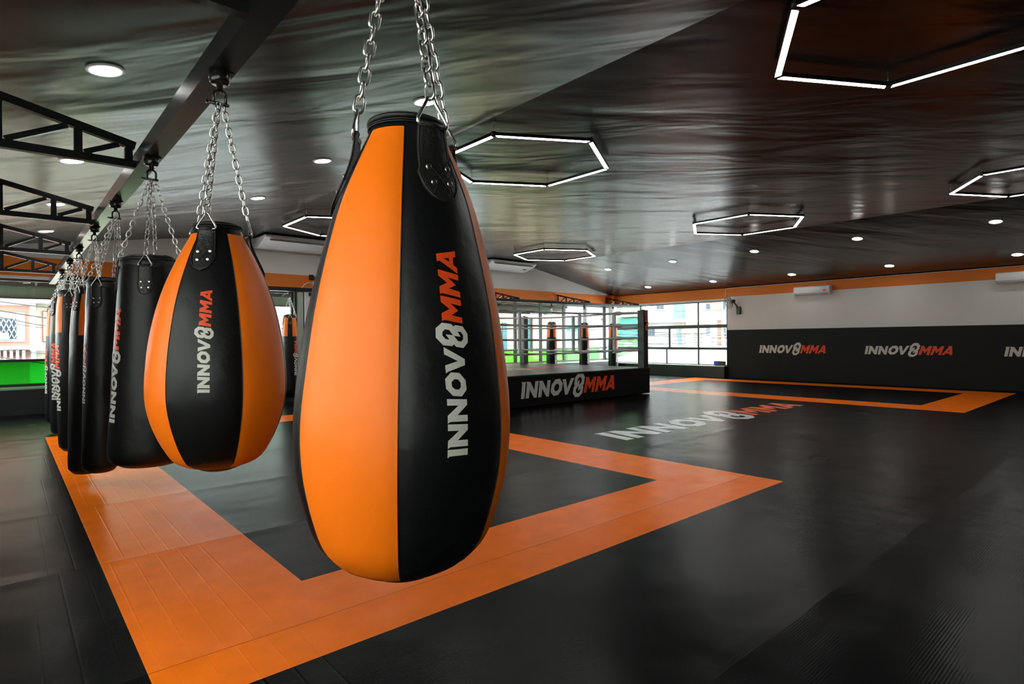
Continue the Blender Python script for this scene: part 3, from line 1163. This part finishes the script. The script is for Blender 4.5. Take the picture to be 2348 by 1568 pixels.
# printed marks on the near and right ropes
for z in RZS:
    for k, (ax_, vals) in enumerate((('x', (7.15, 7.95, 8.75, 9.55, 10.2)), ('y', (9.3, 10.1, 10.9, 11.6)))):
        pass
for k in range(4):
    a, b = RC[k], RC[(k + 1) % 4]
    sp = {0: [on(1191, 760, 1, 8.72).x, on(1329, 760, 1, 8.72).x], 1: [on(1218, 760, 0, 10.85).y, on(1314.5, 760, 0, 10.85).y],
          2: [8.2, 9.5], 3: [9.9, 11.0]}[k]
    for f in sp:
        x, y = (f, 8.72) if k == 0 else (10.85, f) if k == 1 else (f, RY1 - INS) if k == 2 else (RX0 + INS, f)
        q = MB()
        ht = .028
        if k % 2 == 0:
            q.box(x - .03, x + .03, y - ht, y + ht, RZS[-1] - .05, RZS[0] + .0, M_ROPE)
        else:
            q.box(x - ht, x + ht, y - .03, y + .03, RZS[-1] - .05, RZS[0] + .0, M_ROPE)
        q.build('rope_spacer', ringo)
    q = MB()
    x, y = a
    q.box(x - .035, x + .035, y - .03, y + .03, RZS[-1] - .06, RZS[0], M_ROPE)
    q.build('rope_spacer', ringo)
for z in RZS:
    for x in (7.3, 8.0, 8.75, 9.45, 10.2):
        f = (x - RC[0][0]) / (RC[1][0] - RC[0][0])
        y = RC[0][1] + (RC[1][1] - RC[0][1]) * f
        zz = z - .1 * f * (1 - f)
        logo('lettering', ringo, (lambda x, y, zz: lambda u, v: Vector((x + u * .26, y - .0225 + .004 * v, zz - .012 + v * .026)))(x, y, zz), shear=.1, light=False)
# garland on the ring post
gx, gy = CRN[1][0] - .02, CRN[1][1] - .085
q = MB()
M_PINK = mat('pink_petals', (.55, .02, .06), .7)
M_MARI = mat('marigold_petals', (.42, .12, .02), .8)
pts = [(gx + .02 * math.sin(k * 2.4), gy - .016, 1.93 - k * .016) for k in range(17)]
for k, p in enumerate(pts):
    q.lathe([(.006, -.012), (.02, -.006), (.023, 0), (.018, .008), (.006, .012)], p, M_PINK, 8)
for k in range(16):
    an = k * 2.39996
    p = (gx + .035 * math.cos(an) + .012, gy - .03 + .012 * math.sin(an), 1.66 - .012 * k + .05 * math.sin(k))
    q.lathe([(.006, -.016), (.022, -.01), (.028, 0), (.022, .01), (.006, .016)], p, M_MARI, 8)
ga = q.build('flower_garland', origin=(gx, gy, 1.93))
tag(ga, 'pink and orange flower garland hanging on the near ring post', 'garland')

# ------------------------------------------------------------------ air conditioners, fan, small fittings
def wall_ac(y0, y1, label):
    z0, z1 = 2.50, 2.745
    r = thing('air_conditioner', label, 'air conditioner', (XR - .1, (y0 + y1) / 2, z0), 'wall air conditioners on the right')
    q = MB()
    q.prism([(XR - .22, z0 + .06), (XR - .235, z0 + .14), (XR - .225, z1 - .02), (XR - .20, z1), (XR - .006, z1), (XR - .006, z0 + .0), (XR - .15, z0 + .0)], 1, y0, y1, M_WHITE_PLASTIC)
    o = q.build('casing', r)
    mod = o.modifiers.new('bevel', 'BEVEL')
    mod.width = .012
    mod.segments = 2
    q = MB()
    q.bar((XR - .19, y0 + .06, z0 + .028), (XR - .19, y1 - .06, z0 + .028), .07, .012, M_GREY_PLASTIC, up=(-.6, 0, .8))
    q.build('air_flap', r)
    q = MB()
    q.box(XR - .238, XR - .232, y0 + .09, y0 + .17, z0 + .085, z0 + .13, M_ORANGE_PRINT)
    q.build('sticker', r)
    return r


wall_ac(6.35, 7.33, 'white wall air conditioner high on the right wall, the complete one left of the other')
wall_ac(1.75, 2.74, 'white wall air conditioner on the right wall, cut by the right picture edge')


def ceil_ac(x0, x1, label):
    z1, z0 = ZC - .03, ZC - .26
    y0, y1 = 13.30, 14.1
    r = thing('ceiling_air_conditioner', label, 'air conditioner', ((x0 + x1) / 2, 13.7, z0), 'long air conditioners under the far ceiling')
    q = MB()
    q.prism([(y0, z1), (y1, z1), (y1, z0 - .0), (y0 + .55, z0 - .01), (y0 + .12, z1 - .12), (y0, z1 - .05)], 0, x0, x1, M_WHITE_PLASTIC)
    o = q.build('casing', r)
    mod = o.modifiers.new('bevel', 'BEVEL')
    mod.width = .02
    mod.segments = 2
    q = MB()
    q.bar((x0 + .12, y0 + .055, z1 - .098), (x1 - .12, y0 + .055, z1 - .098), .10, .01, M_GREY_PLASTIC, up=(0, -.5, .8))
    q.build('air_flap', r)
    q = MB()
    q.bar((x1 - .32, y0 + .30, z0 + .045), (x1 - .2, y0 + .30, z0 + .045), .04, .02, M_BLACK_PLASTIC, up=(0, -.3, .9))
    q.build('display', r)
    return r


ceil_ac(4.38, 6.25, 'long white air conditioner under the ceiling, left one seen between the teardrop bags')
ceil_ac(10.9, 12.72, 'long white air conditioner under the ceiling, right one above the boxing ring')

fan = thing('wall_fan', 'black wall fan with wire cage at the left end of the right wall', 'fan', (XR - .02, 9.10, 2.16))
fc = Vector((17.32, 9.32, 2.41))
fdir = Vector((-.75, .55, -.25)).normalized()
sx_ = fdir.cross(Vector((0, 0, 1))).normalized()
sy_ = sx_.cross(fdir).normalized()
q = MB()
for (r_, o_) in ((.205, 0), (.17, .045), (.17, -.045), (.11, .07), (.11, -.07), (.05, .08), (.05, -.08)):
    q.tube([fc + fdir * o_ + (sx_ * math.cos(2 * PI * k / 32) + sy_ * math.sin(2 * PI * k / 32)) * r_ for k in range(32)], .0065 if r_ > .2 else .004, M_BLACK_PLASTIC, 5, closed=True)
for k in range(24):
    e = sx_ * math.cos(2 * PI * k / 24) + sy_ * math.sin(2 * PI * k / 24)
    q.tube([fc + fdir * .08 + e * .03, fc + fdir * .07 + e * .11, fc + fdir * .045 + e * .17, fc + e * .205, fc - fdir * .045 + e * .17, fc - fdir * .07 + e * .11, fc - fdir * .08 + e * .03], .0018, M_GREY_PLASTIC, 4)
q.build('cage', fan)
q = MB()
for k in range(3):
    a0 = 2 * PI * k / 3
    pv = []
    for (r_, da, tw_) in ((.03, -.3, .01), (.16, -.45, .02), (.165, .35, -.02), (.03, .3, -.01)):
        pv.append(fc + fdir * tw_ + (sx_ * math.cos(a0 + da) + sy_ * math.sin(a0 + da)) * r_)
    i = q.mi(M_GREY_PLASTIC)
    f1 = [q.bm.verts.new(p + fdir * .002) for p in pv]
    f2 = [q.bm.verts.new(p - fdir * .002) for p in pv]
    q.bm.faces.new(f1); q.bm.faces.new(f2[::-1])
    for t in range(4):
        q.bm.faces.new((f1[t], f2[t], f2[(t + 1) % 4], f1[(t + 1) % 4]))
q.build('blades', fan)
q = MB()
bk = fc - fdir * .09
q.tube([bk + fdir * .01, bk - fdir * .12], [.055, .045], M_BLACK_PLASTIC, 16)
q.build('motor', fan)
q = MB()
q.box(XR - .09, XR - .001, 9.05, 9.17, 2.03, 2.27, M_BLACK_PLASTIC)
q.tube([bk - fdir * .06, (XR - .06, 9.12, 2.25)], .02, M_BLACK_PLASTIC, 8)
q.build('wall_mount', fan)

# conduit along the orange band
q = MB()
q.tube([(XR - .022, 9.56, 2.55), (XR - .022, 9.56, 2.84), (XR - .022, 9.53, 2.868), (XR - .022, 9.3, 2.885), (XR - .022, 7.0, 2.89), (XR - .022, -5.8, 2.885)], .009, M_WHITE_PLASTIC, 8)
q.box(XR - .03, XR - .005, 9.52, 9.60, 2.52, 2.56, M_WHITE_PLASTIC)
tag(q.build('cable_conduit', origin=(XR - .02, 5, 2.88)), 'thin white cable conduit running along the top of the orange band on the right wall', 'conduit')

# digital clock on the sill
ck = thing('digital_clock', 'black digital clock with blue digits on the window sill at the right end', 'clock', (XR - .08, 9.75, .385))
q = MB(); q.box(XR - .11, XR - .05, 9.56, 9.94, .388, .53, M_BLACK_PLASTIC); q.build('casing', ck)


def seg(q, y, z, s, segs):
    """seven segment digit; y runs to smaller values towards image right"""
    w, h, t = s * .55, s, s * .13
    S = {'a': (0, w, h - t, h), 'd': (0, w, 0, t), 'g': (0, w, h / 2 - t / 2, h / 2 + t / 2), 'f': (0, t, h / 2, h), 'e': (0, t, 0, h / 2),
         'b': (w - t, w, h / 2, h), 'c': (w - t, w, 0, h / 2)}
    for k in segs:
        a0, a1, b0, b1 = S[k]
        q.box(XR - .114, XR - .1095, y - a1, y - a0, z + b0, z + b1, M_DIGIT)


q = MB()
seg(q, 9.93, .415, .085, 'abged')
seg(q, 9.86, .415, .085, 'fgbc')
q.build('digits', ck)

# pipe bracket and socket on the pier between the windows
br = thing('wall_arm_bracket', 'black swivelling steel arm fixed high on the pier left of the large teardrop bag', 'bracket', (5.77, YB, 2.7))
q = MB(); q.box(5.72, 5.83, YB - .05, YB, 2.82, 2.95, M_BLACK_STEEL); q.build('wall_plate', br)
q = MB(); q.box(5.71, 5.82, YB - .05, YB, 2.42, 2.55, M_BLACK_STEEL); q.build('wall_plate', br)
q = MB(); q.bar((5.80, YB - .05, 2.88), (6.25, YB - .5, 2.72), .06, .06, M_BLACK_STEEL); q.bar((6.02, YB - .28, 2.80), (5.88, YB - .22, 2.42), .045, .045, M_BLACK_STEEL)
q.bar((5.78, YB - .03, 2.49), (6.05, YB - .3, 2.50), .045, .045, M_BLACK_STEEL); q.build('arm', br)
jb = thing('junction_box', 'small white electrical junction box with a curved cable on the orange band', 'junction box', (5.92, YB, 2.70))
q = MB(); q.box(5.80, 6.02, YB - .07, YB - .004, 2.66, 2.78, M_WHITE_PLASTIC); q.build('box', jb)
q = MB(); q.tube([(5.80, YB - .03, 2.74), (5.70, YB - .03, 2.75), (5.60, YB - .03, 2.70), (5.52, YB - .03, 2.60), (5.50, YB - .03, 2.50)], .012, M_WHITE_PLASTIC, 8); q.build('cable', jb)

# ------------------------------------------------------------------ outside
E = {}


def emat(name, col, rough=.8, **k):
    return mat('outside_' + name, tuple(c * .46 for c in col), rough, **k)


M_EPINK = emat('pink_plaster', (.85, .45, .36), var=.08, vscale=.7)
M_ECREAM = emat('cream_plaster', (.80, .74, .60), var=.06, vscale=.6)
M_EWHITE = emat('white_plaster', (.82, .83, .84), var=.05, vscale=.6)
M_EYELL = emat('yellow_plaster', (.80, .66, .42), var=.05, vscale=.6)
M_EGREEN = emat('mint_plaster', (.42, .75, .38), var=.05)
M_ETERRA = emat('terracotta_plaster', (.62, .34, .24), var=.06)
M_ETEAL = emat('teal_shutter', (.02, .14, .17), .5)
M_ETARP = emat('teal_netting', (.10, .60, .48), .7, bump=.5, bscale=2)
M_EBLUE = emat('blue_tarp', (.20, .45, .72), .6, bump=.5, bscale=2)
M_EGLASS = emat('window_glass', (.10, .14, .20), .15)
M_ETRIM = emat('white_trim', (.8, .8, .78))
M_EGREY = emat('pale_concrete', (1.5, 1.5, 1.47))
M_EROOF = emat('roof_sheet', (.66, .66, .68), .6)
M_ECAN = emat('green_sheeting', (.16, .27, .20), .6, var=.25, vscale=5, stretch=(4, 1, .3))
M_EDARK = emat('dark_steel', (.04, .05, .04), .6)
M_CABLE = emat('cable_rubber', (.03, .03, .03), .6)
M_LEAF = emat('leaves', (.10, .25, .05), .6, var=.3)
M_WOOD = emat('brown_trim', (.35, .12, .07))


def building(label, plane, v, px0, px1, z0, z1, m_, dep=5.0, group='buildings across the street'):
    ax = 1 if plane == 'y' else 0
    a, b = on(px0, 780, ax, v), on(px1, 780, ax, v)
    q = MB()
    if plane == 'y':
        x0, x1 = sorted((a.x, b.x))
        root = thing('building', label, 'building', ((x0 + x1) / 2, v, z0), group)
        q.box(x0, x1, v, v + dep, z0, z1, m_)
    else:
        y0, y1 = sorted((a.y, b.y))
        root = thing('building', label, 'building', (v, (y0 + y1) / 2, z0), group)
        q.box(v, v + dep, y0, y1, z0, z1, m_)
    q.build('wall', root)
    root['plane'] = plane
    return root


def pxbox(name, parent, plane, v, px0, px1, py0, py1, m_, out=.08, back=.0):
    """a slab standing on a facade, covering those picture columns and rows"""
    ax = 1 if plane == 'y' else 0
    P = [on(px0, py0, ax, v), on(px1, py0, ax, v), on(px0, py1, ax, v), on(px1, py1, ax, v)]
    zt0, zb0 = (P[0].z + P[1].z) / 2, (P[2].z + P[3].z) / 2
    q = MB()
    if plane == 'y':
        xx = sorted((P[0].x, P[1].x))
        q.box(xx[0], xx[1], v - out, v + back, zb0, zt0, m_)
    else:
        yy = sorted((P[0].y, P[1].y))
        q.box(v - out, v + back, yy[0], yy[1], zb0, zt0, m_)
    return q.build(name, parent)


def fwin(parent, plane, v, px0, px1, py0, py1, frame=M_ETRIM, g=M_EGLASS):
    w = pxbox('window', parent, plane, v, px0, px1, py0, py1, frame, .10)
    dx, dy = (px1 - px0) * .1, (py1 - py0) * .07
    xm = (px0 + px1) / 2
    pxbox('pane', w, plane, v, px0 + dx, xm - dx * .3, py0 + dy, py1 - dy, g, .13)
    pxbox('pane', w, plane, v, xm + dx * .3, px1 - dx, py0 + dy, py1 - dy, g, .13)


VB = 24.0
GZ = -4.5
b = building('pink building across the street with a barred window, at the left edge', 'y', VB, -260, 68, GZ, 9, M_EPINK)
pxbox('window_surround', b, 'y', VB, -60, 57, 716, 784, M_ETRIM, .06)
w = pxbox('window', b, 'y', VB, -55, 40, 727, 780, M_ECREAM, .12)
pxbox('pane', w, 'y', VB, -50, 37, 730, 777, M_EGLASS, .14)
q = MB()
for k in range(7):
    x = on(-40 + k * 12, 750, 1, VB - .2).x
    q.bar((x, VB - .2, on(0, 777, 1, VB).z), (x + .25, VB - .2, on(0, 730, 1, VB).z), .02, .02, M_ETRIM)
    q.bar((x + .25, VB - .2, on(0, 777, 1, VB).z), (x, VB - .2, on(0, 730, 1, VB).z), .02, .02, M_ETRIM)
q.build('window_bars', b)
pxbox('air_conditioner_unit', b, 'y', VB, 0, 20, 764, 778, M_ETRIM, .5)
pxbox('ledge', b, 'y', VB, -260, 68, 795, 803, M_ETRIM, .5)
for k in range(9):
    pxbox('baluster', b, 'y', VB, -62 + k * 14, -55 + k * 14, 803, 824, M_ETRIM, .45)
pxbox('ledge', b, 'y', VB, -260, 69, 684, 697, M_ETRIM, .4)
b = building('cream building with a brown framed window, right of the pink building', 'y', VB, 68, 380, GZ, 9, M_ECREAM)
pxbox('pilaster', b, 'y', VB, 69, 80, 660, 830, M_ETRIM, .3)
w = pxbox('window', b, 'y', VB, 96, 150, 713, 783, M_WOOD, .1)
pxbox('pane', w, 'y', VB, 99, 147, 731, 781, M_EWHITE, .12)
pxbox('pane', w, 'y', VB, 99, 147, 716, 728, M_EWHITE, .12)
pxbox('ledge', b, 'y', VB, 68, 380, 795, 801, M_ETRIM, .5)
pxbox('ledge', b, 'y', VB, 68, 380, 684, 700, M_ETRIM, .4)
b = building('grey and white building with a lattice tower, seen between the teardrop bags', 'y', VB, 380, 760, GZ, 8, M_EWHITE)
for (y0_, y1_) in ((722, 750), (752, 775), (777, 800)):
    q = MB()
    A = on(627, y0_, 1, VB - .4); B = on(647, y1_, 1, VB - .4)
    q.bar((A.x, VB - .4, A.z), (B.x, VB - .4, B.z), .07, .07, M_EGREY)
    q.bar((A.x, VB - .4, B.z), (B.x, VB - .4, A.z), .07, .07, M_EGREY)
    q.bar((A.x, VB - .4, A.z), (B.x, VB - .4, A.z), .07, .07, M_EGREY)
    q.build('lattice', b)
b = building('white building far behind the large teardrop bag', 'y', VB, 760, 1120, GZ, 8, M_EWHITE)
b = building('yellow building with dark teal shutters, left of the ring posts', 'y', VB, 1120, 1293, GZ, 8, M_EYELL)
pxbox('shutter', b, 'y', VB, 1195, 1216, 733, 802, M_ETEAL, .1)
pxbox('shutter', b, 'y', VB, 1150, 1160, 740, 802, M_ETEAL, .1)
pxbox('sign_panel', b, 'y', VB, 1222, 1240, 745, 800, M_EWHITE, .1)
pxbox('ledge', b, 'y', VB, 1120, 1293, 722, 728, M_ETRIM, .4)
b = building('white building with a teal window above the ring ropes', 'y', VB, 1293, 1345, GZ, 8, M_EWHITE)
pxbox('window', b, 'y', VB, 1300, 1312, 725, 790, M_ETARP, .1)
pxbox('window', b, 'y', VB, 1318, 1328, 728, 790, M_ETARP, .1)
b = building('pale blue grey building behind the far ring corner', 'y', VB, 1345, 1404, GZ, 8, emat('pale_blue_plaster', (.66, .74, .80)))
pxbox('window', b, 'y', VB, 1362, 1384, 735, 800, M_EWHITE, .1)
pxbox('roof', b, 'y', VB, 1355, 1386, 725, 730, M_EGREY, .9)
VX = 31.0
b = building('mint green building with teal netting, just left of the black ring post', 'x', VX, 1408, 1471, GZ, 8, M_EGREEN)
pxbox('netting', b, 'x', VX, 1427, 1470, 730, 778, M_ETARP, .3)
pxbox('balcony', b, 'x', VX, 1425, 1471, 712, 727, M_ETRIM, .8)
pxbox('air_conditioner_unit', b, 'x', VX, 1440, 1452, 785, 793, M_ETRIM, .5)
b = building('white building with two sash windows, right of the black ring post', 'x', VX, 1471, 1545, GZ, 8, M_EWHITE)
fwin(b, 'x', VX, 1487, 1505, 750, 772)
pxbox('air_conditioner_unit', b, 'x', VX, 1486, 1495, 783, 793, M_ETRIM, .5)
fwin(b, 'x', VX, 1506, 1526, 692, 710)
pxbox('ledge', b, 'x', VX, 1471, 1545, 735, 740, M_ETRIM, .5)
b = building('cream building with a hanging blue tarp across the street', 'x', VX, 1545, 1637, GZ, 8, M_ECREAM)
pxbox('tarp', b, 'x', VX, 1549, 1570, 690, 730, M_EBLUE, .25)
q = MB()
T0 = [on(x, y, 0, VX - .3) for x, y in ((1549, 748), (1556, 748), (1563, 790), (1555, 790))]
i = q.mi(M_EBLUE)
va = [q.bm.verts.new(p) for p in T0]
vb_ = [q.bm.verts.new(p + Vector((.05, 0, 0))) for p in T0]
q.bm.faces.new(va); q.bm.faces.new(vb_[::-1])
for t in range(4):
    q.bm.faces.new((va[t], vb_[t], vb_[(t + 1) % 4], va[(t + 1) % 4]))
q.build('tarp', b)
fwin(b, 'x', VX, 1620, 1632, 695, 710)
fwin(b, 'x', VX, 1620, 1632, 748, 772)
pxbox('ledge', b, 'x', VX, 1545, 1637, 730, 738, M_ETRIM, .6)
b = building('terracotta building with white windows at the right end of the window', 'x', VX, 1637, 1780, GZ, 8, M_ETERRA)
pxbox('balcony', b, 'x', VX, 1640, 1662, 715, 734, M_ETRIM, .8)
pxbox('wall_panel', b, 'x', VX, 1656, 1780, 640, 830, M_EWHITE, .12)
fwin(b, 'x', VX - .12, 1659, 1667, 690, 710)
fwin(b, 'x', VX - .12, 1659, 1667, 750, 772)

b = thing('building', 'unseen pale block added to cut sky light through the window left of the camera', 'building', (-5, 0, GZ))  # unseen block, added to shade and soften daylight entering the left window
MB().box(-9, -6, -14, 12, GZ, 7.0, mat('daylight_block_pale', (.52, .50, .46), .8)).build('wall', b)
# street, low roof, pole
q = MB(); q.box(-40, 70, -30, 60, GZ - .3, GZ, M_EGREY); structure(q.build('ground_street'))
rf = thing('low_roof', 'low pale sheet roof with a rounded ridge below the right window', 'roof', (26, 14, -3))
q = MB()
pr_ = []
for k in range(9):
    t = k / 8
    pr_.append((11 + 9 * t, -.3 + 1.15 * math.sin(PI * t)))
q.prism([(11, -4.4)] + pr_ + [(20, -4.4)], 0, 23, 29.5, M_EROOF)
q.build('sheet_roof', rf)
pl = thing('utility_pole', 'pale concrete utility pole outside the right window', 'utility pole', (27, 12.5, GZ))
P = on(1637, 760, 0, 27)
pl.location = (27, P.y, GZ)
q = MB(); q.tube([(27, P.y, GZ), (27, P.y, on(1637, 722, 0, 27).z)], .16, M_ETRIM, 12); q.build('pole', pl)
q = MB()
for z in (1.9, 1.5, 1.1, .7):
    q.bar((27, P.y - 1.2, z), (27, P.y + .3, z), .06, .06, M_ETRIM)
q.build('crossarm', pl)
# power cables
cab = []
for (x0, y0, x1, y1) in ((-40, 686, 160, 704), (-40, 705, 160, 727), (-40, 718, 160, 735), (-40, 731, 160, 748), (-40, 800, 160, 809), (-40, 812, 160, 820)):
    cab.append((on(x0, y0, 1, 19.5), on(x1 + 330, y1 + (y1 - y0) * 1.4, 1, 19.5), 'outside the left window'))
for k in range(9):
    y = 705 + k * 13 + random.uniform(-4, 4)
    cab.append((on(1100, y - 4, 1, 20), on(1400, y + random.uniform(4, 14), 1, 20), 'outside the windows behind the ring'))
for k in range(22):
    y = random.choice((690, 697, 703, 745, 752, 762, 770, 780, 788, 793, 800, 806, 811, 815, 820, 824, 708, 715, 775, 828, 757, 803))
    cab.append((on(1395, y + random.uniform(-6, 6), 0, 25), on(1760, y + random.uniform(-12, 14), 0, 25), 'outside the right window'))
for k, (a, c, w_) in enumerate(cab):
    q = MB()
    n = 10
    sagv = random.uniform(.05, .3)
    q.tube([a + (c - a) * (t / n) + Vector((0, 0, -sagv * 4 * (t / n) * (1 - t / n))) for t in range(n + 1)], random.choice((.008, .012, .016)), M_CABLE, 5)
    o = q.build('power_cable', origin=(a + c) / 2)
    tag(o, f'thin black power cable strung {w_}', 'power cable', f'power cables {w_}')
# green awning outside the far windows
aw = thing('awning', 'green corrugated sheet awning outside the far windows', 'awning', (6, 15, 2.3))
q = MB()
n = 240
x0, x1 = -4.0, 16.4
i = q.mi(M_ECAN)
A_, B_ = [], []
for k in range(n + 1):
    x = x0 + (x1 - x0) * k / n
    h = .012 * math.sin(k * PI / 1.5)
    A_.append(q.bm.verts.new((x, 14.5, 2.80 + h)))
    B_.append(q.bm.verts.new((x, 15.6, 2.52 + h)))
for k in range(n):
    q.bm.faces.new((A_[k], A_[k + 1], B_[k + 1], B_[k]))
q.build('sheet', aw)
q = MB(); q.box(x0, x1, 15.55, 15.60, 2.24, 2.47, M_ECAN); q.box(x0, x1, 15.53, 15.56, 2.215, 2.25, M_EDARK); q.build('fascia', aw)
q = MB(); q.box(x0, x1, 15.45, 15.55, 2.47, 2.56, M_EDARK)
for x in (-2, .5, 3, 5.5, 8, 10.5, 13, 15.5):
    q.bar((x, 14.45, 2.70), (x, 15.5, 2.5), .04, .05, M_EDARK)
q.build('rafters', aw)
# plant on the ledge outside
pp = thing('potted_plant', 'small leafy plant outside the window behind the ring ropes', 'plant', on(1285, 802, 1, 20))
q = MB(); pc = on(1285, 796, 1, 20); q.lathe([(.13, -.2), (.18, .05), (.16, .05)], pc, M_EPINK, 12); q.build('pot', pp)
q = MB()
for k in range(120):
    an, el = random.uniform(0, 2 * PI), random.uniform(-.2, 1.4)
    r_ = random.uniform(.15, .45)
    c = pc + Vector((math.cos(an) * math.cos(el) * r_, math.sin(an) * math.cos(el) * r_, .15 + math.sin(el) * r_))
    d = Vector((random.uniform(-1, 1), random.uniform(-1, 1), random.uniform(-1, 1))).normalized()
    s = d.orthogonal().normalized() * .03
    i = q.mi(M_LEAF)
    q.bm.faces.new([q.bm.verts.new(p) for p in (c - d * .09, c + s, c + d * .09, c - s)])
q.build('foliage', pp, fix=False)

# ------------------------------------------------------------------ light
world = bpy.data.worlds.new('world')
scene.world = world
world.use_nodes = True
nt = world.node_tree
bg = nt.nodes['Background']
bg.inputs[0].default_value = (.93, .97, 1.0, 1)
bg.inputs[1].default_value = 15.5

vs = scene.view_settings
vs.view_transform = 'Standard'
vs.look = 'None'
vs.gamma = 1
vs.use_curve_mapping = False
vs.exposure = 0.12
scene.cycles.use_denoising = True
scene.cycles.max_bounces = 8
scene.cycles.diffuse_bounces = 3
scene.cycles.glossy_bounces = 4
scene.cycles.transparent_max_bounces = 12
scene.cycles.sample_clamp_indirect = 6
scene.cycles.caustics_reflective = False
scene.cycles.caustics_refractive = False
